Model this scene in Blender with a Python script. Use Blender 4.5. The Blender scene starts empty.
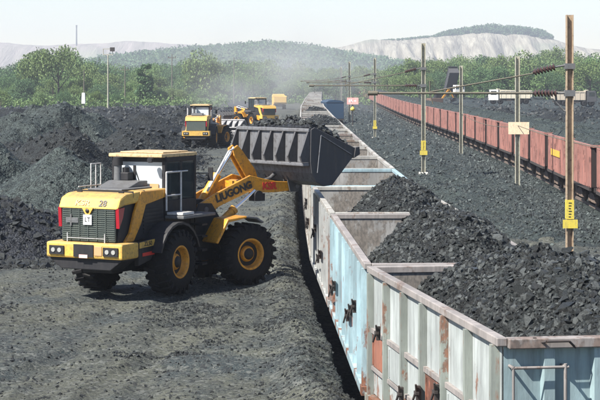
import bpy, bmesh, math, random
import numpy as np
from mathutils import Vector, Matrix
random.seed(7); rng = np.random.default_rng(11)
S = bpy.context.scene
C = S.collection
R = math.radians

# ------------------------------------------------------------------ camera, sky, sun, exposure
CAMZ = 5.2
cd = bpy.data.cameras.new('camera'); cam = bpy.data.objects.new('camera', cd); C.objects.link(cam)
cam.location = (0, 0, CAMZ); cam.rotation_euler = (R(90), 0, 0)
cd.lens = 105; cd.sensor_width = 36; cd.shift_y = -0.195; cd.clip_start = 0.5; cd.clip_end = 12000
S.camera = cam
SUN = Vector((-1.45, -0.95, 2.05)).normalized()
W = bpy.data.worlds.new("World"); S.world = W; W.use_nodes = True
nt = W.node_tree; bg = nt.nodes['Background']
sky = nt.nodes.new('ShaderNodeTexSky'); sky.sky_type = 'NISHITA'; sky.sun_disc = False
sky.sun_elevation = math.asin(SUN.z); sky.sun_rotation = math.atan2(SUN.x, SUN.y)
sky.air_density = 1.0; sky.dust_density = 0.25; sky.ozone_density = 1.2
tn = nt.nodes.new('ShaderNodeMix'); tn.data_type = 'RGBA'; tn.blend_type = 'MULTIPLY'; tn.inputs[0].default_value = 1; tn.inputs[7].default_value = (1.04, .99, 1.04, 1)
nt.links.new(sky.outputs[0], tn.inputs[6]); nt.links.new(tn.outputs[2], bg.inputs[0]); bg.inputs[1].default_value = 0.063
ld = bpy.data.lights.new('sun', 'SUN'); ld.energy = 5.0; ld.angle = R(0.5); ld.color = (1.0, 0.955, 0.88)
sun = bpy.data.objects.new('sun', ld); C.objects.link(sun)
sun.rotation_euler = (-SUN).to_track_quat('-Z', 'Y').to_euler()
S.view_settings.view_transform = 'Standard'; S.view_settings.look = 'None'
S.view_settings.exposure = 1.33; S.view_settings.gamma = 1
S.cycles.max_bounces = 6; S.cycles.volume_bounces = 0; S.cycles.transparent_max_bounces = 12

# ------------------------------------------------------------------ helpers: tags, materials
def tag(o, label=None, cat=None, group=None, kind=None):
    if label: o['label'] = label
    if cat: o['category'] = cat
    if group: o['group'] = group
    if kind: o['kind'] = kind
    return o
def empty(name, loc=(0, 0, 0), rz=0, label=None, cat=None, group=None):
    o = bpy.data.objects.new(name, None); C.objects.link(o)
    o.location = loc; o.rotation_euler = (0, 0, rz); o.empty_display_size = .3
    return tag(o, label, cat, group)
def copy_tree(o, parent=None):
    c = o.copy(); C.objects.link(c); c.parent = parent
    for ch in o.children: copy_tree(ch, c)
    return c

class N:
    """small node-tree writer"""
    def __init__(s, m): s.m = m; s.t = m.node_tree; s.b = s.t.nodes['Principled BSDF']
    def n(s, ty, **k):
        x = s.t.nodes.new(ty)
        for a, v in k.items(): setattr(x, a, v)
        return x
    def l(s, a, b): s.t.links.new(a, b)
    def noise(s, scale, detail=4, rough=.55, sc=(1, 1, 1), dist=0, obj=True):
        tc = s.n('ShaderNodeTexCoord'); mp = s.n('ShaderNodeMapping'); mp.inputs['Scale'].default_value = sc
        if obj:
            oi = s.n('ShaderNodeObjectInfo'); av = s.n('ShaderNodeVectorMath', operation='ADD'); s.l(tc.outputs['Object'], av.inputs[0]); s.l(oi.outputs['Location'], av.inputs[1]); s.l(av.outputs[0], mp.inputs[0])
        else:
            g = s.n('ShaderNodeNewGeometry'); s.l(g.outputs['Position'], mp.inputs[0])
        x = s.n('ShaderNodeTexNoise'); x.inputs['Scale'].default_value = scale
        x.inputs['Detail'].default_value = detail; x.inputs['Roughness'].default_value = rough
        x.inputs['Distortion'].default_value = dist
        s.l(mp.outputs[0], x.inputs['Vector']); return x.outputs['Fac']
    def ramp(s, f, stops):
        r = s.n('ShaderNodeValToRGB'); e = r.color_ramp.elements
        while len(e) < len(stops): e.new(.5)
        for i, (p, c) in enumerate(stops):
            e[i].position = p
            e[i].color = (c, c, c, 1) if not isinstance(c, tuple) else (*c[:3], 1)
        s.l(f, r.inputs[0]); return r.outputs[0]
    def mix(s, f, a, b, mode='MIX'):
        x = s.n('ShaderNodeMix', data_type='RGBA', blend_type=mode)
        for i, v in ((0, f), (6, a), (7, b)):
            if isinstance(v, (int, float)): x.inputs[i].default_value = v
            elif isinstance(v, tuple): x.inputs[i].default_value = (*v[:3], 1)
            else: s.l(v, x.inputs[i])
        return x.outputs[2]
    def bump(s, f, strength=.4, dist=.02):
        b = s.n('ShaderNodeBump'); b.inputs['Strength'].default_value = strength; b.inputs['Distance'].default_value = dist
        s.l(f, b.inputs['Height']); s.l(b.outputs[0], s.b.inputs['Normal'])
    def base(s, c): s.l(c, s.b.inputs['Base Color'])
def newmat(name, col=(.5, .5, .5), rough=.6, metal=0, spec=.5):
    m = bpy.data.materials.new(name); m.use_nodes = True
    b = m.node_tree.nodes['Principled BSDF']
    b.inputs['Base Color'].default_value = (*col, 1); b.inputs['Roughness'].default_value = rough
    b.inputs['Metallic'].default_value = metal; b.inputs['Specular IOR Level'].default_value = spec
    return m
def dirty(name, col, dirt=(.10, .085, .07), amount=.5, rough=.5, scale=3, metal=0, spec=.4, streak=1.0, bump=.15):
    """paint with dust blotches, vertical streaks and small chips"""
    m = newmat(name, col, rough, metal, spec); k = N(m)
    a = k.ramp(k.noise(scale, 6, .65), [(.5 - amount * .35, 0.0), (.85, 1.0)])
    st = k.ramp(k.noise(scale * 2.2, 4, .6, (3, 3, .35)), [(.5, 0.0), (.75, streak * .7)])
    ch = k.ramp(k.noise(scale * 14, 3, .7), [(.66, 0.0), (.70, .8)])
    c = k.mix(a, col, tuple(x * .55 + y * .45 for x, y in zip(col, dirt)))
    c = k.mix(st, c, dirt); c = k.mix(ch, c, tuple(x * .5 for x in dirt))
    ge = k.n('ShaderNodeNewGeometry'); sz = k.n('ShaderNodeSeparateXYZ'); k.l(ge.outputs['Normal'], sz.inputs[0])
    up = k.n('ShaderNodeMath', operation='MULTIPLY'); k.l(k.ramp(sz.outputs[2], [(.55, 0.0), (.95, .75)]), up.inputs[0]); k.l(k.ramp(k.noise(scale * 1.6, 5, .65), [(.3, .2), (.65, 1.0)]), up.inputs[1])
    c = k.mix(up.outputs[0], c, tuple(x * .6 + .02 for x in dirt))
    sp2 = k.ramp(k.noise(scale * 6, 5, .7), [(.52, 0.0), (.66, amount)]); c = k.mix(sp2, c, tuple(x * .6 for x in dirt))
    k.base(c)
    k.l(k.ramp(a, [(0, rough), (1, min(1, rough + .3))]), k.b.inputs['Roughness'])
    k.bump(k.noise(scale * 9, 4, .6), bump, .01)
    return m
def rusty(name, col, rust=(.20, .075, .035), lo=.47, hi=.60, rough=.6, low=.0):
    """weathered wagon paint: flaking, rust streaks running down, coal dust; low = more rust near the floor line"""
    m = newmat(name, col, rough, 0, .3); k = N(m)
    f1 = k.noise(1.1, 8, .72, (1, 1, .6)); f2 = k.noise(5, 6, .7, (1.5, 1.5, .25)); f3 = k.noise(17, 4, .6, (1, 1, .6))
    if low:
        tc = k.n('ShaderNodeTexCoord'); sp_ = k.n('ShaderNodeSeparateXYZ'); k.l(tc.outputs['Object'], sp_.inputs[0])
        mr_ = k.n('ShaderNodeMapRange'); mr_.inputs[1].default_value = 1.1; mr_.inputs[2].default_value = 2.7; mr_.inputs[3].default_value = low; mr_.inputs[4].default_value = 0; k.l(sp_.outputs[2], mr_.inputs[0])
        ad = k.n('ShaderNodeMath', operation='ADD'); k.l(f1, ad.inputs[0]); k.l(mr_.outputs[0], ad.inputs[1]); f1 = ad.outputs[0]
    tone = k.mix(k.ramp(k.noise(.8, 5, .6), [(.35, 0.0), (.7, 1.0)]), tuple(c * .70 for c in col), tuple(min(.9, c * 1.15 + .01) for c in col))
    c = k.mix(k.ramp(k.noise(3, 6, .65, (1.5, 1.5, .2)), [(.44, 0.0), (.70, .7)]), tone, tuple(x * .35 + .05 for x in col))
    c = k.mix(k.ramp(k.noise(9, 4, .7, (1.3, 1.3, .12)), [(.52, 0.0), (.68, .55)]), c, tuple(x * .3 + .035 for x in col))
    c = k.mix(k.ramp(f1, [(lo + .05, 0.0), (lo + .08, .75), (hi + .08, .95)]), c, k.mix(k.ramp(f3, [(.4, 0.0), (.6, 1.0)]), rust, tuple(x * .45 + .01 for x in rust)))
    c = k.mix(k.ramp(f2, [(hi, 0.0), (hi + .1, .8)]), c, tuple(x * .8 + .02 for x in rust))
    c = k.mix(k.ramp(f3, [(.69, 0.0), (.73, .4)]), c, (.07, .055, .045))
    k.base(c); k.bump(f2, .35, .02)
    return m
M = {}
def coal(name, dark, dust, lo=.35, hi=.75, island=True, vs=5.0, pop=0):
    m = newmat(name, dark, .5 if island else .7, 0, .42 if island else .22); k = N(m)
    f = k.noise(.35, 6, .65, obj=False); g = k.noise(7, 5, .7, obj=False)
    geo = k.n('ShaderNodeNewGeometry')
    def vor(scale):
        nz = k.n('ShaderNodeTexNoise'); nz.inputs['Scale'].default_value = scale * .9; k.l(geo.outputs['Position'], nz.inputs['Vector'])
        ad = k.n('ShaderNodeVectorMath', operation='MULTIPLY_ADD'); ad.inputs[1].default_value = (.5 / scale,) * 3
        k.l(nz.outputs['Color'], ad.inputs[0]); k.l(geo.outputs['Position'], ad.inputs[2])
        v = k.n('ShaderNodeTexVoronoi'); v.inputs['Scale'].default_value = scale; v.inputs['Randomness'].default_value = 1
        k.l(ad.outputs[0], v.inputs['Vector']); return v
    c = k.mix(k.ramp(f, [(lo, 0.0), (hi, 1.0)]), dark, dust)
    c = k.mix(k.ramp(g, [(.35, 0.0), (.72, .6)]), c, tuple(x * 1.5 + .006 for x in dust))
    bright = tuple(x * 3.0 + .030 for x in dust) if island else tuple(x * 2.0 + .006 for x in dust)
    if island:
        c = k.mix(k.ramp(geo.outputs['Random Per Island'], [(0, .0), (.5, .06), (.85, .35), (1, .75)] if not pop else [(0, .0), (.5, .0), (.72, .45), (1, 1.0)]), c, bright)
        k.l(k.ramp(geo.outputs['Random Per Island'], [(0, .22), (1, .55)] if pop else [(0, .3), (1, .6)]), k.b.inputs['Roughness'])
        h = k.noise(24, 6, .75, obj=False); k.bump(h, .9, .05)
    else:
        v1 = vor(vs); v2 = vor(vs * 2.9)
        sx = k.n('ShaderNodeSeparateColor'); k.l(v1.outputs['Color'], sx.inputs[0])
        sy = k.n('ShaderNodeSeparateColor'); k.l(v2.outputs['Color'], sy.inputs[0])
        c = k.mix(k.ramp(sx.outputs[0], [(.5, 0.0), (1, .8)]), c, bright)
        c = k.mix(k.ramp(sy.outputs[1], [(.6, 0.0), (1, .8)]), c, bright)
        c = k.mix(k.ramp(v2.outputs['Distance'], [(.35, 0.0), (.75, .8)]), c, tuple(x * .4 for x in dark))
        h = k.mix(.4, k.ramp(v1.outputs['Distance'], [(0, 1.0), (.8, 0.0)]), k.ramp(v2.outputs['Distance'], [(0, 1.0), (.8, 0.0)]))
        k.bump(h, 1.0, .09)
    k.base(c)
    return m
M['coal'] = coal('fresh_coal', (.0045, .005, .006), (.013, .016, .016), island=False)
M['coal_dark'] = coal('blue_black_coal', (.005, .006, .009), (.012, .014, .018), island=False)  # near-black coal with a slightly bluer tone
M['coal_rock'] = coal('coal_lumps', (.0035, .004, .0045), (.012, .0145, .014))
M['wagon_coal'] = coal('wagon_coal_lumps', (.0035, .004, .0045), (.022, .025, .024), pop=1)
M['coal_dusty'] = coal('dusty_coal', (.010, .014, .015), (.030, .039, .036), island=False)
M['rock_dusty'] = coal('dusty_lumps', (.010, .014, .015), (.030, .038, .036))
def ground_mat():
    m = newmat('coal_yard_floor', (.05, .05, .05), .85, 0, .3); k = N(m)
    big = k.noise(.13, 5, .6, obj=False); mid = k.noise(.7, 7, .72, (1, .4, 1), obj=False)
    fine = k.noise(6, 7, .8, obj=False); grit = k.noise(30, 5, .8, obj=False); geo = k.n('ShaderNodeNewGeometry')
    v = k.n('ShaderNodeTexVoronoi'); v.inputs['Scale'].default_value = 13; k.l(geo.outputs['Position'], v.inputs['Vector'])
    sc_ = k.n('ShaderNodeSeparateColor'); k.l(v.outputs['Color'], sc_.inputs[0])
    c = k.mix(k.ramp(big, [(.42, 0.0), (.58, 1.0)]), (.016, .023, .025), (.046, .049, .037))
    c = k.mix(k.ramp(mid, [(.45, 0.0), (.62, .9)]), c, (.072, .075, .056))
    c = k.mix(k.ramp(k.noise(.35, 6, .75, (1, .6, 1), obj=False), [(.50, 0.0), (.62, .85)]), c, (.018, .028, .032))
    c = k.mix(k.ramp(fine, [(.50, 0.0), (.70, .75)]), c, (.010, .013, .014))
    c = k.mix(k.ramp(grit, [(.50, 0.0), (.62, .7)]), c, (.15, .148, .125))
    c = k.mix(k.ramp(sc_.outputs[0], [(.72, 0.0), (.95, .6)]), c, (.12, .125, .115))
    c = k.mix(k.ramp(sc_.outputs[1], [(.72, 0.0), (.95, .7)]), c, (.010, .011, .013))
    k.base(c)
    h = k.mix(.5, k.ramp(fine, [(0, 0.0), (1, 1.0)]), k.ramp(grit, [(0, 0.0), (1, 1.0)])); h = k.mix(.35, h, k.ramp(v.outputs['Distance'], [(0, 1.0), (.7, 0.0)]))
    k.bump(h, .9, .055)
    return m
M['ground'] = ground_mat()

# ------------------------------------------------------------------ helpers: meshes
class MB:
    def __init__(s, M4=None): s.v = []; s.f = []; s.M = M4 or Matrix(); s.smooth = []
    def add(s, vs, fs, sm=False):
        o = len(s.v); s.v += [tuple(s.M @ Vector(v)) for v in vs]
        s.f += [tuple(i + o for i in f) for f in fs]; s.smooth += [sm] * len(fs); return s
    def box(s, x0, x1, y0, y1, z0, z1, taper=0):
        a = taper
        vs = [(x0, y0, z0), (x1, y0, z0), (x1, y1, z0), (x0, y1, z0), (x0 + a, y0 + a, z1), (x1 - a, y0 + a, z1), (x1 - a, y1 - a, z1), (x0 + a, y1 - a, z1)]
        return s.add(vs, [(3, 2, 1, 0), (4, 5, 6, 7), (0, 1, 5, 4), (1, 2, 6, 5), (2, 3, 7, 6), (3, 0, 4, 7)])
    def hexa(s, vs): return s.add(vs, [(3, 2, 1, 0), (4, 5, 6, 7), (0, 1, 5, 4), (1, 2, 6, 5), (2, 3, 7, 6), (3, 0, 4, 7)])
    def prism(s, poly, a0, a1, axis='x'):
        n = len(poly)
        def P(a, p): return (a, p[0], p[1]) if axis == 'x' else ((p[0], a, p[1]) if axis == 'y' else (p[0], p[1], a))
        vs = [P(a0, p) for p in poly] + [P(a1, p) for p in poly]
        fs = [tuple(range(n))[::-1], tuple(range(n, 2 * n))] + [(i, (i + 1) % n, n + (i + 1) % n, n + i) for i in range(n)]
        return s.add(vs, fs)
    def tube(s, p0, p1, r, r1=None, n=10, caps=True):
        p0 = Vector(p0); p1 = Vector(p1); d = (p1 - p0); L = d.length
        if L < 1e-6: return s
        q = d.to_track_quat('Z', 'Y'); r1 = r if r1 is None else r1
        vs = []
        for j, (p, rr) in enumerate(((p0, r), (p1, r1))):
            for i in range(n):
                t = 2 * math.pi * i / n
                vs.append(p + q @ Vector((rr * math.cos(t), rr * math.sin(t), 0)))
        s.add(vs, [(i, (i + 1) % n, n + (i + 1) % n, n + i) for i in range(n)], True)
        if caps: s.add(vs, [tuple(range(n))[::-1], tuple(range(n, 2 * n))])
        return s
    def path(s, pts, r, n=8):
        for a, b in zip(pts[:-1], pts[1:]): s.tube(a, b, r, n=n)
        return s
    def lathe(s, prof, axis='x', n=32, c=(0, 0, 0)):
        m = len(prof); vs = []
        for i in range(n):
            t = 2 * math.pi * i / n
            for (a, r) in prof:
                if axis == 'x': vs.append((c[0] + a, c[1] + r * math.cos(t), c[2] + r * math.sin(t)))
                else: vs.append((c[0] + r * math.cos(t), c[1] + r * math.sin(t), c[2] + a))
        fs = []
        for i in range(n):
            for j in range(m - 1):
                fs.append((i * m + j, ((i + 1) % n) * m + j, ((i + 1) % n) * m + j + 1, i * m + j + 1))
        return s.add(vs, fs, True)
    def mesh(s, name):
        me = bpy.data.meshes.new(name); me.from_pydata(s.v, [], s.f); me.update()
        me.polygons.foreach_set('use_smooth', s.smooth)
        bm = bmesh.new(); bm.from_mesh(me); bmesh.ops.recalc_face_normals(bm, faces=bm.faces); bm.to_mesh(me); bm.free()
        return me
    def build(s, name, mat, parent=None, bevel=0, loc=None, kind=None):
        me = s.mesh(name); me.materials.append(M[mat] if isinstance(mat, str) else mat)
        o = bpy.data.objects.new(name, me); C.objects.link(o); o.parent = parent
        if loc: o.location = loc
        if kind: o['kind'] = kind
        if bevel:
            b = o.modifiers.new('bevel', 'BEVEL'); b.width = bevel; b.segments = 2; b.limit_method = 'ANGLE'; b.angle_limit = R(40)
            b.harden_normals = False
        return o
def link(name, me, parent=None, loc=(0, 0, 0), kind=None):
    o = bpy.data.objects.new(name, me); C.objects.link(o); o.parent = parent; o.location = loc
    if kind: o['kind'] = kind
    return o
def npmesh(name, v, f, mat, smooth=False):
    """v (n,3), f (m,k) with k = 3 or 4"""
    me = bpy.data.meshes.new(name); k = f.shape[1]
    me.vertices.add(len(v)); me.vertices.foreach_set('co', np.ascontiguousarray(v, dtype=np.float32).ravel())
    me.loops.add(f.size); me.loops.foreach_set('vertex_index', f.astype(np.int32).ravel())
    me.polygons.add(len(f)); me.polygons.foreach_set('loop_start', np.arange(0, f.size, k, dtype=np.int32))
    me.polygons.foreach_set('use_smooth', np.full(len(f), smooth))
    me.update(calc_edges=True); me.materials.append(M[mat] if isinstance(mat, str) else mat)
    return me
def text(body, size, mat, M4, parent, name='lettering', ext=.006, squash=1.0, align='CENTER', bold=.018):
    cu = bpy.data.curves.new('t', 'FONT'); cu.body = body; cu.size = size; cu.extrude = ext; cu.offset = size * bold
    cu.align_x = align; cu.align_y = 'CENTER'
    o = bpy.data.objects.new('t', cu); C.objects.link(o)
    dg = bpy.context.evaluated_depsgraph_get(); me = bpy.data.meshes.new_from_object(o.evaluated_get(dg))
    bpy.data.objects.remove(o); bpy.data.curves.remove(cu)
    me.transform(M4 @ Matrix.Diagonal((squash, 1, 1, 1))); me.materials.clear(); me.materials.append(M[mat]); me.name = name
    return link(name, me, parent)

# value noise -----------------------------------------------------
def _h(ix, iy, seed):
    n = (ix.astype(np.int64) * 374761393 + iy.astype(np.int64) * 668265263 + seed * 974711) & 0xffffffff
    n = ((n ^ (n >> 13)) * 1274126177) & 0xffffffff
    return ((n ^ (n >> 16)) & 0xffff) / 65535.0
def vn(x, y, seed=0):
    ix = np.floor(x); iy = np.floor(y); fx = x - ix; fy = y - iy
    fx = fx * fx * (3 - 2 * fx); fy = fy * fy * (3 - 2 * fy)
    a = _h(ix, iy, seed); b = _h(ix + 1, iy, seed); c = _h(ix, iy + 1, seed); d = _h(ix + 1, iy + 1, seed)
    return (a * (1 - fx) + b * fx) * (1 - fy) + (c * (1 - fx) + d * fx) * fy - .5
def fbm(x, y, oct=5, seed=0, gain=.5):
    s = 0; a = 1.0
    for o in range(oct):
        s = s + a * vn(x * 2 ** o + o * 17.3, y * 2 ** o - o * 9.1, seed + o); a *= gain
    return s
def sstep(a, b, x):
    t = np.clip((x - a) / (b - a), 0, 1); return t * t * (3 - 2 * t)

# rock prototypes --------------------------------------------------
ROCKS = []
for i in range(14):
    bm = bmesh.new()
    for j in range(9):
        d = Vector(rng.normal(size=3)).normalized() * rng.uniform(.38, .52)
        bm.verts.new((d.x * 1.0, d.y * rng.uniform(.7, 1), d.z * .8))
    r = bmesh.ops.convex_hull(bm, input=bm.verts)
    bmesh.ops.delete(bm, geom=[e for e in r['geom_interior'] if isinstance(e, bmesh.types.BMVert)], context='VERTS')
    bmesh.ops.triangulate(bm, faces=bm.faces); bmesh.ops.recalc_face_normals(bm, faces=bm.faces)
    bm.verts.ensure_lookup_table(); bm.verts.index_update()
    ROCKS.append((np.array([v.co[:] for v in bm.verts]), np.array([[v.index for v in f.verts] for f in bm.faces])))
    bm.free()
NBIG = len(ROCKS)
for i in range(8):
    q = np.array([(1, 0, 0), (-1, 0, 0), (0, 1, 0), (0, -1, 0), (0, 0, 1), (0, 0, -1)], float) * .5 * rng.uniform(.65, 1.15, (6, 1)) + rng.normal(0, .09, (6, 3))
    ROCKS.append((q, np.array([(0, 2, 4), (2, 1, 4), (1, 3, 4), (3, 0, 4), (2, 0, 5), (1, 2, 5), (3, 1, 5), (0, 3, 5)])))
def rockmesh(name, P, size, mat, tilt=.6, dist=None):
    """joined rubble: P (n,3) centres, size (n,)"""
    n = len(P); dd = P[:, 1] if dist is None else dist; which = np.where(size / dd * 2990 > 8.0, rng.integers(0, NBIG, n), rng.integers(NBIG, len(ROCKS), n)); V = []; F = []; off = 0
    for k, (rv, rf) in enumerate(ROCKS):
        idx = np.nonzero(which == k)[0]; m = len(idx)
        if not m: continue
        a = rng.uniform(0, 2 * np.pi, m); b = rng.normal(0, tilt, m); c = rng.normal(0, tilt, m)
        ca, sa, cb, sb, cc, sc = np.cos(a), np.sin(a), np.cos(b), np.sin(b), np.cos(c), np.sin(c)
        Rm = np.empty((m, 3, 3))
        Rm[:, 0, 0] = ca * cb; Rm[:, 0, 1] = ca * sb * sc - sa * cc; Rm[:, 0, 2] = ca * sb * cc + sa * sc
        Rm[:, 1, 0] = sa * cb; Rm[:, 1, 1] = sa * sb * sc + ca * cc; Rm[:, 1, 2] = sa * sb * cc - ca * sc
        Rm[:, 2, 0] = -sb; Rm[:, 2, 1] = cb * sc; Rm[:, 2, 2] = cb * cc
        vv = np.einsum('mij,vj->mvi', Rm, rv) * size[idx][:, None, None] + P[idx][:, None, :]
        V.append(vv.reshape(-1, 3)); F.append((rf[None] + (off + np.arange(m) * len(rv))[:, None, None]).reshape(-1, 3))
        off += m * len(rv)
    return npmesh(name, np.concatenate(V), np.concatenate(F), mat)
LUMPS = []
for k, (rv, rf) in enumerate(ROCKS[:NBIG]):
    LUMPS.append(npmesh('coal_lump', rv, rf, 'wagon_coal'))

# ------------------------------------------------------------------ layout curves
NP = np.array([(14, 3.1), (20.8, 2.43), (29.2, 1.12), (41, .72), (52, .36), (75, .18), (118, .1), (160, .0), (230, .1), (330, .9), (460, 2.6), (600, 6)])
def near_left(y): return np.interp(y, NP[:, 0], NP[:, 1])
RP = np.array([(40, 12.0), (60, 13.1), (82, 14.1), (121, 15.5), (167, 16.2), (232, 16.6), (356, 17.6), (500, 18.2), (760, 18.0)])
def red_left(y): return np.interp(y, RP[:, 0], RP[:, 1])
def rise(y): return 2.4 * sstep(250, 700, y)
RAIL = -1.07

HEAPS = []   # (x, y, rx, ry, h) of the heaps that are things of their own
def heap_h(x, y, hp, seed):
    hx, hy, rx, ry, h = hp
    u = (x - hx) / rx; v = (y - hy) / ry
    d = np.sqrt(u * u + v * v) + .30 * fbm(x * .22, y * .22, 4, seed)
    z = h * (1 - np.clip(d, 0, 2) ** 1.25)
    return z + .35 * h * fbm(x * .45, y * .45, 4, seed + 3) * np.clip(1.2 - d, 0, 1) * 1.1
def terrain(x, y, heaps=True):
    e = near_left(y) - .42 + .10 * fbm(x * 0 + 3.3, y * .5, 4, 5)
    plat = .10 * fbm(x * .18, y * .12, 4, 1) + .022 * fbm(x * 1.7, y * 1.7, 4, 2)
    # shallow tyre ruts of the haul road
    plat = plat - .05 * np.exp(-((x + 2.2 + .02 * y * np.sin(y * .03)) / .35) ** 2) - .05 * np.exp(-((x + 4.2 + .3 * np.sin(y * .06)) / .35) ** 2)
    for (cx, cy, cr, dp) in ((-14, 47, 10.2, .045), (-14, 47, 12.0, .045), (16, 28, 19.5, .045), (16, 28, 21.3, .045), (-6, 20, 12.5, .045), (-6, 20, 14.2, .045), (-30, 60, 27.2, .045), (-30, 60, 29, .045)):
        dd_ = np.hypot(x - cx, y - cy) - cr
        plat = plat - dp * np.exp(-(dd_ / .24) ** 4) + dp * .6 * np.exp(-((np.abs(dd_) - .36) / .12) ** 2)
    berm = .22 * np.exp(-((x - e + .55) / .45) ** 2) * (1 + 1.4 * fbm(x * .9, y * .5, 3, 8))
    # rough coal field on the left
    edge = -8.3 + 2.6 * fbm(x * 0 + 1.7, y * .045, 3, 21) - 2.3 * sstep(60, 42, y)
    fld = sstep(0, 1, (edge - x) / 5.0) * sstep(50, 60, y + .25 * (x + 8))
    left = fld * (.15 + 1.0 * fbm(x * .10, y * .07, 4, 31) + 1.9 * (.45 - np.abs(fbm(x * .15 + .05 * y, y * .085, 3, 37))) + .5 * np.abs(fbm(x * .5, y * .3, 3, 38)) + .35 * fbm(x * 1.1, y * 1.1, 4, 33)
                  - .5 * sstep(110, 260, y))
    left2 = .5 * sstep(215, 300, y) * sstep(-4, -9, x) * (1 + .8 * fbm(x * .1, y * .1, 3, 77))
    zl = plat + berm + np.maximum(left, left2 * 1.0)
    # low ground right of the platform
    bed = -1.28 + .05 * fbm(x * 2, y * 2, 3, 3)
    xr = near_left(y) + 3.9
    mid_t = np.clip((x - xr) / np.maximum(red_left(y) - .8 - xr, .5), 0, 1)
    hump = np.clip(np.sin(np.pi * mid_t), 0, 1) ** .7
    sandy = sstep(52, 62, y)
    mid = -1.22 + hump * ((.42 + .9 * np.abs(fbm(x * .33, y * .16, 4, 41)) + .22 * fbm(x * 1.3, y * 1.1, 4, 43)) * (.25 + .75 * sandy) )
    rr = red_left(y) + 3.7
    rt = sstep(0, 9, x - rr)
    right = -1.22 + rt * (1.5 + .9 * fbm(x * .12, y * .09, 4, 51) + .8 * np.abs(fbm(x * .4, y * .3, 4, 53)) - .1 * sstep(150, 330, y)) + .12 * fbm(x * 1.3, y * 1.1, 3, 54)
    zr = np.where(x < xr, bed, np.where(x < rr, mid, right)) + np.where(x > xr, rise(y), rise(y) * .6)
    z = np.where(x < e, zl, zl + (zr - zl) * sstep(0, .16, x - e))
    far = sstep(480, 620, y)
    return z * (1 - far) + 1.0 * far

# ------------------------------------------------------------------ ground
def grid_idx(nr, nc):
    a = np.arange((nr - 1) * nc).reshape(nr - 1, nc)[:, :-1].ravel()
    return np.stack([a, a + 1, a + nc + 1, a + nc], 1)
nr, nc = 640, 400
ys = 13 * (720 / 13) ** (np.arange(nr) / (nr - 1))
ts = np.linspace(-1, 1, nc); tt = (ts * .24 + np.sign(ts) * np.abs(ts) ** 4 * .16)
Y, T = np.meshgrid(ys, tt, indexing='ij'); X = Y * T * (1 + 6 / Y)
Z = terrain(X, Y)
G = link('ground', npmesh('ground', np.stack([X, Y, Z], -1).reshape(-1, 3), grid_idx(nr, nc), 'ground', True))
tag(G, kind='structure')
G.data.materials.append(M['coal']); G.data.materials.append(M['coal_dusty'])
_x = X[:-1, :-1].ravel(); _y = Y[:-1, :-1].ravel(); _e = -7.6 + 2.6 * fbm(_x * 0 + 1.7, _y * .045, 3, 21) - 2.3 * sstep(60, 42, _y) + 1.5 * fbm(_x * .8, _y * .8, 3, 19)
_mi = np.where(_x > near_left(_y) + 3.5, 2, np.where((_x < _e) & (_y > 50 - .3 * (_x + 8)), 1, 0)).astype(np.int32)
_mi[_y > 460] = 2
_sand = (_x > 7.2 + .5 * fbm(_x * .3, _y * .2, 3, 15)) & (_y < 66 + 4 * fbm(_x * .2, _y * .1, 3, 16)) & (_x < red_left(_y)); _mi[_sand] = 0
G.data.polygons.foreach_set('material_index', _mi); G.data.update()
# outer sheet to the horizon
o = MB().add([(-4500, -200, -1.9), (4500, -200, -1.9), (4500, 6000, -1.9), (-4500, 6000, -1.9)], [(0, 1, 2, 3)]).build('outer_ground', 'ground')
tag(o, kind='structure')
M['scrub'] = newmat('scrub_floor', (.07, .085, .045), .95, 0, .1); k = N(M['scrub'])
k.base(k.ramp(k.noise(.05, 6, .7, obj=False), [(.3, (.05, .07, .03)), (.55, (.10, .11, .06)), (.75, (.22, .20, .15))]))
x_, y_ = np.meshgrid(np.linspace(-900, 900, 60), np.linspace(560, 2700, 50), indexing='xy')
o = link('scrubland', npmesh('scrubland', np.stack([x_, y_, .4 + 1.4 * fbm(x_ * .01, y_ * .01, 3, 3) + 1.0 * sstep(560, 700, y_)], -1).reshape(-1, 3), grid_idx(50, 60), 'scrub', True)); tag(o, kind='structure')

# ------------------------------------------------------------------ rubble scattered on the ground
def scatter_region(n, y0, y1, t0, t1, keep, smin, smax, pw=2.2):
    lo = rng.uniform(0, 1, n * 3); y = y0 * (y1 / y0) ** lo; x = y * rng.uniform(t0, t1, n * 3)
    k_ = keep(x, y); x = x[k_][:n]; y = y[k_][:n]
    s = smin + (smax - smin) * rng.uniform(0, 1, len(x)) ** (pw * 2.2)
    s = s * (.75 + y / 260)
    z = terrain(x, y) + s * .06
    return np.stack([x, y, z], 1), s
def kp_left(x, y): return (x < -6.5 + 2 * fbm(x * .2, y * .1, 3, 9)) & (y > 49)
P, s_ = scatter_region(60000, 47, 330, -.22, -.015, kp_left, .06, .42, 3)
tag(link('coal_rubble', rockmesh('coal_rubble', P, s_, 'coal_rock')), 'loose lumps strewn over the stockyard left of the haul road', 'coal rubble', kind='stuff')
def kp_mid(x, y): return ~((x > 7.4) & (y < 66) & (rng.uniform(0, 1, len(x)) < .93)) & (x > near_left(y) + 3.9) & (x < red_left(y) + .4) & (x > 0)
P, s_ = scatter_region(52000, 44, 400, .02, .24, kp_mid, .045, .26, 3.0)
tag(link('coal_rubble', rockmesh('coal_rubble', P, s_, 'rock_dusty')), 'coal spillage between the two goods trains', 'coal rubble', kind='stuff')
def kp_right(x, y): return x > red_left(y) + 5
P, s_ = scatter_region(16000, 70, 420, .05, .26, kp_right, .08, .45, 2.6)
tag(link('coal_rubble', rockmesh('coal_rubble', P, s_, 'coal_rock')), 'coal lumps on the bank beyond the red train', 'coal rubble', kind='stuff')
def kp_plat(x, y):
    e = near_left(y) - .35
    return (x < e) & ((rng.uniform(0, 1, len(x)) < .12 + .88 * np.exp(-((e - x) / .9) ** 2)) | (fbm(x * .4, y * .3, 3, 91) > .28))
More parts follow.
